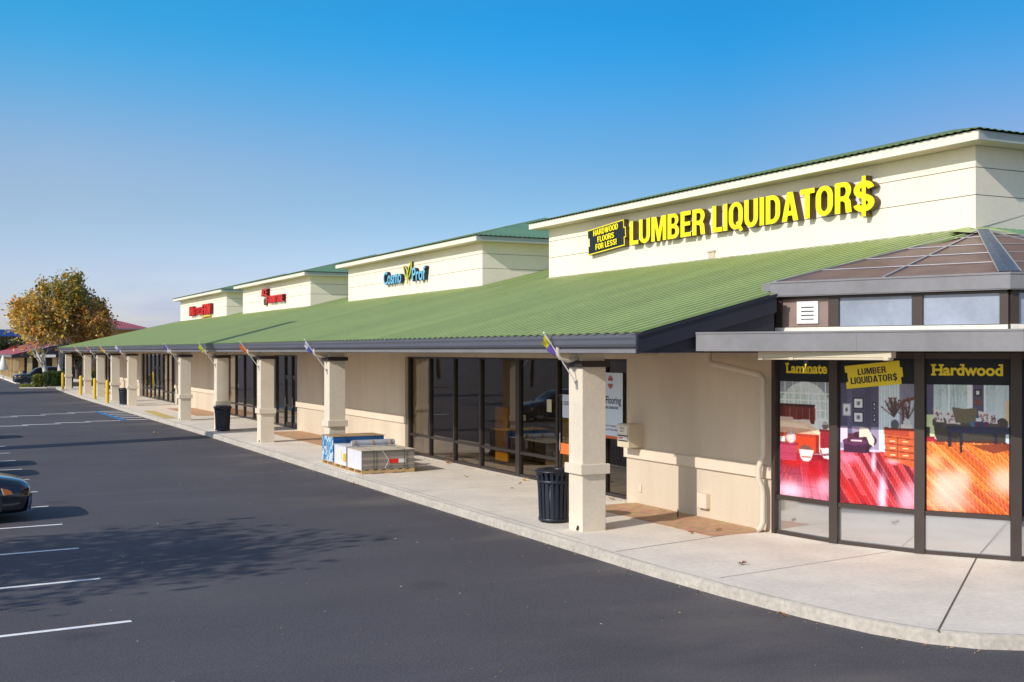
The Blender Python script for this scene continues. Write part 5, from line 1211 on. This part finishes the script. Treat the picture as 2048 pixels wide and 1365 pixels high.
def tree(name, loc, H, spread, tr, label, cols, nleaf, lsize, seed, group=None, bark=None, lean=(0, 0), first=.28, shape=1.0, sig=.42, cat='tree'):
    r = random.Random(seed); rs = np.random.default_rng(seed); L0 = Vector(loc)
    t = thing(name, loc, label, cat, group); wood = MB(); ends = []
    ctr = np.array([loc[0] + lean[0], loc[1] + lean[1], loc[2] + H * .60]); rad_ = np.array([spread, spread, H * .45])
    def inside(p): return np.linalg.norm((np.array(p) - ctr) / rad_) < .93 or p[2] < loc[2] + H * .3
    def grow(p, d, ln, rad, lvl):
        pts = [p]; n = 5; q = p.copy(); dd = d.copy()
        for i in range(n):
            dd = (dd + Vector((r.uniform(-.22, .22), r.uniform(-.22, .22), r.uniform(-.06, .16)))).normalized(); q = q + dd * ln / n
            if lvl and not inside(q): break
            pts.append(q.copy())
        n = len(pts) - 1
        if n < 2: return
        wood.tube(pts, [rad * (.7 if lvl else 1) * (1 - .7 * i / n) for i in range(n + 1)], 7 if lvl < 2 else 5, cap=False)
        if lvl >= 1:
            for i in range(2, n + 1): ends.append((pts[i], lvl, r.random()))
        if lvl < 3:
            kk = {0: 6, 1: 5, 2: 4}[lvl]
            for c in range(kk):
                i = r.randint(2, n) if c else n
                ax = dd.orthogonal().normalized(); ax.rotate(Matrix.Rotation(r.uniform(0, 6.283), 3, dd)); nd = dd.copy(); nd.rotate(Matrix.Rotation(R(r.uniform(22, 62)), 3, ax))
                nd = (nd + Vector((0, 0, .12))).normalized(); grow(pts[i], nd, ln * r.uniform(.55, .82), rad * .45 * (1 - .08 * i) + .01, lvl + 1)
    th = H * first; pts = [L0, L0 + Vector((lean[0] * .4, lean[1] * .4, th * .5)), L0 + Vector((lean[0], lean[1], th))]
    wood.tube([L0 - Vector((0, 0, .1))] + pts, [tr * 1.35, tr * 1.2, tr, tr * .85], 10, cap=False)
    top = pts[-1]
    for k in range(5):
        an = 2 * math.pi * k / 5 + r.uniform(-.5, .5); tilt = r.uniform(.25, .75) * spread / (H * .36) if k else .08
        grow(top - Vector((0, 0, r.uniform(0, th * .25))), Vector((math.cos(an) * tilt, math.sin(an) * tilt, 1)).normalized(), H * r.uniform(.30, .40), tr * .55, 0 if k < 3 else 1)
    wood.build('trunk', bark or m_bark, t)
    E = np.array([tuple(e[0]) for e in ends]); cl = np.array([e[2] for e in ends]); lv_ = np.array([e[1] for e in ends], float)
    pr = lv_ ** 1.5; pr /= pr.sum(); idx = rs.choice(len(E), nleaf, p=pr)
    P = E[idx] + rs.normal(0, sig, (nleaf, 3)) * np.array([1, 1, .8])
    ctr = np.array([loc[0] + lean[0], loc[1] + lean[1], loc[2] + H * .60]); rad = np.array([spread, spread, H * .45])
    # keep the crown at its measured extent without making it round
    q = (P - ctr) / rad; d_ = np.linalg.norm(q, axis=1); th_ = np.arctan2(q[:, 1], q[:, 0]); ph_ = np.arctan2(q[:, 2], np.hypot(q[:, 0], q[:, 1])); k_ = d_ < rs.uniform(.72, 1.05, nleaf) * (1 + .24 * np.sin(3 * th_ + seed) * np.cos(4 * ph_ + seed) + .16 * np.sin(7 * th_ + 5 * ph_)); P = P[k_]
    leaf_mesh('crown', P, lsize, cols, t, rs=rs, clump=cl[idx][k_])
    return t
AUT = [(.74, .33, .04), (.68, .28, .035), (.80, .48, .07), (.58, .36, .06), (.46, .37, .06), (.30, .28, .06), (.74, .55, .17), (.85, .66, .28)]
OLV = [(.38, .31, .05), (.28, .26, .05), (.48, .33, .06), (.54, .30, .05), (.20, .21, .05)]
ORA = [(.70, .30, .04), (.60, .22, .035), (.76, .43, .07), (.50, .27, .05), (.38, .27, .05), (.80, .60, .26)]
GRN = [(.05, .075, .022), (.07, .095, .028), (.04, .055, .02), (.10, .10, .03)]
HED = [(.06, .11, .03), (.085, .14, .035), (.045, .08, .024), (.12, .17, .045)]
G1 = 'autumn sycamores in the planting island'
tree('sycamore_tree', (9.25, 107.6, .15), 8.3, 3.7, .24, 'pale trunked sycamore with sparse golden autumn leaves, leftmost of the island trees', AUT, 10500, .17, 3, G1, lean=(-.3, 0), sig=.36, first=.22)
tree('sycamore_tree', (10.3, 108.6, .15), 11.0, 2.5, .22, 'tall leaning sycamore with olive green top beside the golden one', OLV, 8500, .17, 8, G1, lean=(.2, .2), sig=.30)
tree('sycamore_tree', (12.6, 108.6, .15), 7.4, 2.9, .2, 'orange brown sycamore rising behind the far roof corner', ORA, 9000, .17, 12, G1, lean=(.4, 0), sig=.30)
tree('sycamore_tree', (13.6, 119, 0), 9.6, 2.7, .25, 'dark olive tree behind the orange one', [(.11, .105, .028), (.15, .12, .03), (.08, .08, .025)], 8000, .17, 21, G1, bark=m_dbark, sig=.32)
def shrub(name, box, n, size, cols, label, cat, seed, group=None):
    x0, x1, y0, y1, z0, z1 = box; rs = np.random.default_rng(seed); c = ((x0 + x1) / 2, (y0 + y1) / 2, z0)
    t = thing(name, c, label, cat, group)
    q = rs.normal(size=(n, 3)); q /= (np.abs(q) ** 5).sum(1)[:, None] ** .2; q *= rs.uniform(.80, 1.04, n)[:, None]
    lump = 1 + .06 * np.sin(q[:, 0] * 5 + seed) * np.cos(q[:, 1] * 6)
    P = np.array([c[0], c[1], (z0 + z1) / 2]) + q * lump[:, None] * np.array([(x1 - x0) / 2, (y1 - y0) / 2, (z1 - z0) / 2]); P[:, 2] = np.maximum(P[:, 2], z0 + .02)
    leaf_mesh('foliage', P, size, cols, t, rs=rs)
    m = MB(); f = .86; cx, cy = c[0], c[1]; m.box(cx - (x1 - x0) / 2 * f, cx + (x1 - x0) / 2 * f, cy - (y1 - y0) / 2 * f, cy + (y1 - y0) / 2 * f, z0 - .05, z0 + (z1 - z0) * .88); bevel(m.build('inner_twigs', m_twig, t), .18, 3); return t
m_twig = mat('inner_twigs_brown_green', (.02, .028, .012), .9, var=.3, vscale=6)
shrub('hedge', (8.75, 10.9, 105.5, 107.0, .17, 1.42), 7000, .075, HED, 'dark clipped hedge at the near edge of the planting island', 'hedge', 2, 'clipped hedges')
shrub('hedge', (12.1, 15.2, 105.4, 107.0, .17, 1.35), 6000, .08, HED + [(.14, .15, .03)], 'clipped hedge seen between the last two columns', 'hedge', 5, 'clipped hedges')
shrub('shrub', (7.95, 8.75, 105.9, 107.2, .1, 1.15), 2600, .075, [(.28, .27, .04), (.20, .22, .04), (.12, .16, .03)], 'yellow green shrub at the left end of the dark hedge', 'shrub', 6)
shrub('shrub', (7.0, 8.1, 106.6, 108.2, .02, .32), 1500, .06, [(.30, .30, .05), (.22, .25, .05)], 'low yellow green ground shrub in front of the dark car', 'shrub', 7)
isl2 = MB(); isl2.prism([(6.9, 106.3), (9.0, 105.2), (9.3, 109.5), (7.2, 109)], 0, .10); structure(isl2.build('planting_island_tip', m_kerb))
# out-of-frame trees whose shadows and reflections show
def far_tree(x, y, H, sp, label, seed, cols=GRN, n=5200, sz=.17, group='parking lot trees', bark=None): return tree('parking_lot_tree', (x, y, 0), H, sp, .2, label, cols, n, sz, seed, group, bark or m_dbark, sig=.5)
far_tree(-6.7, 16.2, 7.6, 3.3, 'small leafy tree left of the view whose shade dapples the near asphalt', 31, AUT[:5] + GRN, 3300, .13)
far_tree(-3.5, 92, 8.5, 3.4, 'tree beyond the left edge shading the drive near the far hedge', 32, OLV)
REFL = [(-16, 58, 8, 3.2), (-18, 72, 9, 3.5), (-22, 90, 9, 3.6), (-15, 104, 8, 3.3), (-26, 120, 10, 4), (-30, 62, 9, 3.6), (-19, 40, 8, 3.2)]
for i, (x, y, h, sp) in enumerate(REFL): far_tree(x, y, h, sp, ['bushy green tree across the lot, reflected in the shop glass', 'broad green tree across the lot, next to the bushy one', 'round green tree deep across the lot', 'small green tree across the lot by the drive', 'tall green tree farthest across the lot', 'green tree in the second row of the lot', 'green tree across the lot nearest the camera'][i], 40 + i, GRN, 2600, .22)

# ------------------------------------------------------------------ buildings in the distance
m_ytan = mat('yellow_tan_stucco', (.50, .33, .13), .85, var=.06); m_ytrim = mat('tan_column', (.52, .38, .19), .85, var=.06)
T = thing('far_shop_row', (8, 133, 0), 'yellow tan shop row with red metal roof beyond the hedge', 'building')
rr = MB(); zf = 2.78; ribbed(rr, (7.9, 133, zf), (0, 1, 0), uA, nA, 110, lambda t_: (0, 9), .22, .02); rr.build('roof', [m_redroof, m_redroof], T)
m = MB(); m.box(7.78, 7.92, 133, 243, 2.52, 2.76); m.build('gutter', m_gfascia, T)
m = MB(); m.extr([(7.9, 0, 2.45), (16.5, 0, 2.45), (16.5, 0, zf + 2.05), (7.9, 0, zf - .03)][::-1], (0, .1, 0), (0, 133.02, 0)); m.build('gable_wall', m_rake, T)
m = MB(); m.box(11.2, 16.4, 134.5, 243, .1, 2.6); m.build('wall', m_ytan, T)
for k in range(9):
    y = 133.5 + k * 6.3; m = MB(); m.box(8.15, 8.62, y, y + .47, .1, 2.5); c = m.build('column', m_ytrim, T); m = MB(); m.box(8.09, 8.68, y - .06, y + .53, 1.0, 1.16); m.build('column_band', m_ytrim, c)
for x in (9.45, 10.55, 11.95):
    m = MB(); m.box(x, x + .48, 133.3, 133.9, .1, 2.5); m.build('end_pier', m_ytrim, T)
m = MB(); m.box(9.2, 16, 134.3, 134.45, .15, 2.45); m.build('end_glazing', m_frame, T)
m = MB(); m.box(10.15, 12.2, 132.5, 133.0, 2.50, 2.78); m.build('end_canopy', m_white, T)
t = thing('litter_bin', (9.0, 132.3, .15), 'dark litter bin by the end columns of the red roofed row', 'bin'); m = MB(); m.lathe([(.0, .02), (.27, .02), (.33, .9), (.26, .93), (.2, .85), (0, .85)], (9.0, 132.3, .15), 16); m.build('liner', m_black, t)
t = thing('sandwich_umbrella', (7.2, 136, 0), 'white folded canopy standing at the left edge before the tan row', 'umbrella')
m = MB(); m.lathe([(0, 2.75), (.12, 2.55), (.55, 1.15), (.5, 1.1), (0, 2.5)], (7.2, 136, 0), 10); m.build('canopy', m_white, t); m = MB(); m.tube([(7.2, 136, 0), (7.2, 136, 2.7)], .04, 6); m.build('pole', m_alu, t)
T = thing('hip_roof_building', (25, 185, 0), 'orange tan building with red hip roof behind the autumn trees', 'building')
m = MB(); m.box(19, 28.3, 176, 196, 0, 6.45); m.build('wall', mat('orange_stucco', (.42, .21, .07), .85, var=.05), T)
m = MB(); hip_roof(m, 18.2, 29.2, 175.2, 197, 6.45, .30, .4, .03); m.build('roof', [m_redroof, m_redroof], T)
m = MB(); m.box(18.15, 29.25, 175.15, 197.05, 6.30, 6.44); m.build('fascia', m_gfascia, T)
T = thing('blue_top_store', (8, 222, 0), 'dark brown store with a broad blue parapet at the left edge', 'building')
m = MB(); m.box(-6, 14.4, 218, 240, 0, 5.7); m.build('wall', mat('dark_brown_brick', (.07, .04, .03), .85, var=.2), T)
m = MB(); m.box(-6.2, 14.6, 217.6, 240.2, 5.7, 6.9); m.build('parapet', mat('royal_blue_panel', (.02, .09, .33), .5, var=.05), T)
m = MB(); m.box(-6, 14.4, 217.9, 218.0, 4.5, 4.75); m.build('pale_band', m_fascia, T)
tree('broadleaf_tree', (9.2, 188, 0), 5.2, 2.6, .2, 'dark green tree behind the red roofed row at the left edge', GRN, 2200, .22, 61, 'trees behind the tan row', m_dbark)
tree('broadleaf_tree', (12.6, 196, 0), 5.0, 2.8, .2, 'second dark green tree behind the red roofed row', GRN, 2200, .22, 62, 'trees behind the tan row', m_dbark)
tree('broadleaf_tree', (10.9, 176, 0), 3.9, 1.2, .12, 'small bright red leaved tree over the red roof', [(.55, .02, .02), (.40, .03, .02), (.12, .08, .03)], 900, .18, 63, 'trees behind the tan row', m_dbark, sig=.3)
for i, (x, y, h) in enumerate(((17.5, 126, 3.8), (20, 118, 3.6), (14.2, 131, 4.2), (23, 140, 3.8))):
    tree('broadleaf_tree', (x, y, 0), h, 2.0, .2, ['dark tree beyond the far end of the walkway', 'dark tree behind the far end wall', 'dark tree left of the walkway end', 'dark tree deep behind the roof end'][i], [(.06, .05, .02), (.09, .06, .02), (.05, .06, .02)], 3800, .2, 70 + i, 'trees past the walkway end', m_dbark)
# palm far behind the roof
pt_ = thing('palm_tree', (33.9, 196, 0), 'distant palm tree peeping over the green roof', 'palm')
m = MB(); m.tube([(33.9, 196, 0), (33.8, 196, 4), (33.9, 196, 7)], [.3, .22, .2], 8); m.build('trunk', m_dbark, pt_)
m = MB(); r_ = random.Random(4)
for k in range(26):
    an = r_.uniform(0, 6.28); up_ = r_.uniform(-.5, 1.0); d0 = Vector((math.cos(an), math.sin(an), up_)).normalized(); sd = d0.cross(Vector((0, 0, 1))).normalized(); p = Vector((33.9, 196, 7.0)); pts = []
    for i in range(5):
        pts.append((p - sd * (.13 - .025 * i), p + sd * (.13 - .025 * i))); d0 = (d0 - Vector((0, 0, .25))).normalized(); p = p + d0 * .34
    vs = [v for a in pts for v in a]; m.add(vs, [(2 * i, 2 * i + 1, 2 * i + 3, 2 * i + 2) for i in range(4)])
m.build('crown', mat('palm_green', (.03, .05, .02), .7, var=.2), pt_)

# ------------------------------------------------------------------ fallen leaves
def dry_leaf_mesh(seed):
    r = random.Random(seed); vs, n = [(0, 0, .02)], 10
    for i in range(n):
        a = 2 * math.pi * i / n; q = (.075 if i % 2 == 0 else .035) * r.uniform(.8, 1.2); vs.append((q * math.cos(a), q * math.sin(a), r.uniform(0, .055)))
    me = bpy.data.meshes.new('dry_leaf'); me.from_pydata(vs, [], [(0, i, i % n + 1) for i in range(1, n + 1)]); me.materials.append(m_dry[seed % 3]); return me
m_dry = [mat('dry_leaf_orange', (.42, .20, .06), .8, var=.2, vscale=20), mat('dry_leaf_tan', (.50, .34, .14), .8, var=.2, vscale=20), mat('dry_leaf_brown', (.24, .12, .05), .8, var=.2, vscale=20)]
dm = [dry_leaf_mesh(k) for k in range(6)]
LV = [(1909, 1108, .15, 1.5, 'curled tan leaf against the sill of the sofa picture window'), (1802, 1101, .15, .9, 'small leaf at the foot of the post left of the sofa picture'), (1484, 1130, .15, 1.0, 'dry leaf alone on the slab right of the first column'), (1381, 1068, .15, 1.0, 'tan leaf on the edge of the brown pavers'), (1522, 1064, .15, 1.0, 'dark red leaf at the foot of the downspout'), (1437, 1062, .15, .8, 'red brown leaf in the middle of the brown pavers'),
      (1222, 1000, .15, 1.1, 'pale leaf below the shop pane right of the first column'), (1050, 962, .15, 1.3, 'curled orange leaf at the shop sill left of the bin'), (1040, 968, .15, .7, 'small leaf beside the curled orange one'), (1024, 978, .15, .7, 'small leaf on the walkway left of the bin'), (932, 955, .15, .8, 'leaf lying mid walkway below the panes'), (897, 927, .15, 1.4, 'upright orange leaf at the sill of the middle panes'), (803, 992, 0, .9, 'leaf on the asphalt below the kerb past the pallets'), (838, 1003, 0, 1.0, 'orange leaf at the kerb foot nearer the camera'),
      (1393, 1176, 0, 1.1, 'tan leaf on the asphalt under the curving kerb'), (1310, 1153, 0, .8, 'small leaf on the asphalt left of the tan one'), (1262, 1139, 0, .8, 'brown leaf on the asphalt close to the kerb'), (707, 970, 0, 1.1, 'leaf at the kerb foot in front of the pallets'), (1565, 1233, 0, .9, 'dark leaf on the asphalt at the kerb bend'), (310, 868, 0, 1.6, 'leaf on the drive near the ramp end')]
thc, ths = math.cos(TH), math.sin(TH)
for i, (px, py, z, s_, lab) in enumerate(LV):
    d = 2300 * (3.2 - z) / (py - 702); u = (px - 1024) / 2300; x, y = d * (ths + u * thc), d * (thc - u * ths)
    o = bpy.data.objects.new('dry_leaf', dm[i % 6]); COL.objects.link(o); o.location = (x, y, z + .006); o.rotation_euler = (random.uniform(-.3, .3), random.uniform(-.3, .3), random.uniform(0, 6)); o.scale = (s_, s_, s_); tag(o, lab, 'leaf', 'fallen dry leaves')
lt = MB(); kd = dense(kerb[:-1], .25)
ol = offset(kd, -.06)
for i in range(1500):
    k = random.randrange(len(ol)); a = ol[k]; s_ = random.uniform(.006, .026); x, y = a[0] - abs(random.gauss(0, .10)), a[1] - (abs(random.gauss(0, .08)) if a[1] < 9.5 else random.gauss(0, .1)); an = random.uniform(0, 6.28); c, q = math.cos(an) * s_, math.sin(an) * s_
    if random.random() < .12: x -= random.uniform(0, 4); 
    lt.add([(x - c, y - q, .006), (x + q * .5, y - c * .5, .012), (x + c, y + q, .008), (x - q * .5, y + c * .5, .016)], [(0, 1, 2, 3)], random.randrange(3))
for i in range(200):
    x, y = random.uniform(.8, 9.0), 8.5 + random.random() ** 1.5 * 50; s_ = random.uniform(.004, .016) * (1 + y / 40); an = random.uniform(0, 6.28); c, q = math.cos(an) * s_, math.sin(an) * s_
    if x < .08 * y: continue
    lt.add([(x - c, y - q, .006), (x + q * .6, y - c * .6, .012), (x + c, y + q, .008), (x - q * .6, y + c * .6, .014)], [(0, 1, 2, 3)], random.choice((0, 1, 1, 3)))
for i in range(260):
    y = random.uniform(15, 60); x = XW - .12 - abs(random.gauss(0, .18)); s_ = random.uniform(.012, .035); an = random.uniform(0, 6.28); c, q = math.cos(an) * s_, math.sin(an) * s_
    lt.add([(x - c, y - q, .160), (x + q * .6, y - c * .6, .166), (x + c, y + q, .162), (x - q * .6, y + c * .6, .172)], [(0, 1, 2, 3)], random.randrange(3))
lo = lt.build('leaf_litter', m_dry + [m_white]); lo['kind'] = 'stuff'; lo['label'] = 'fine dry leaf litter along the kerb and shop sills'; lo['category'] = 'leaf litter'
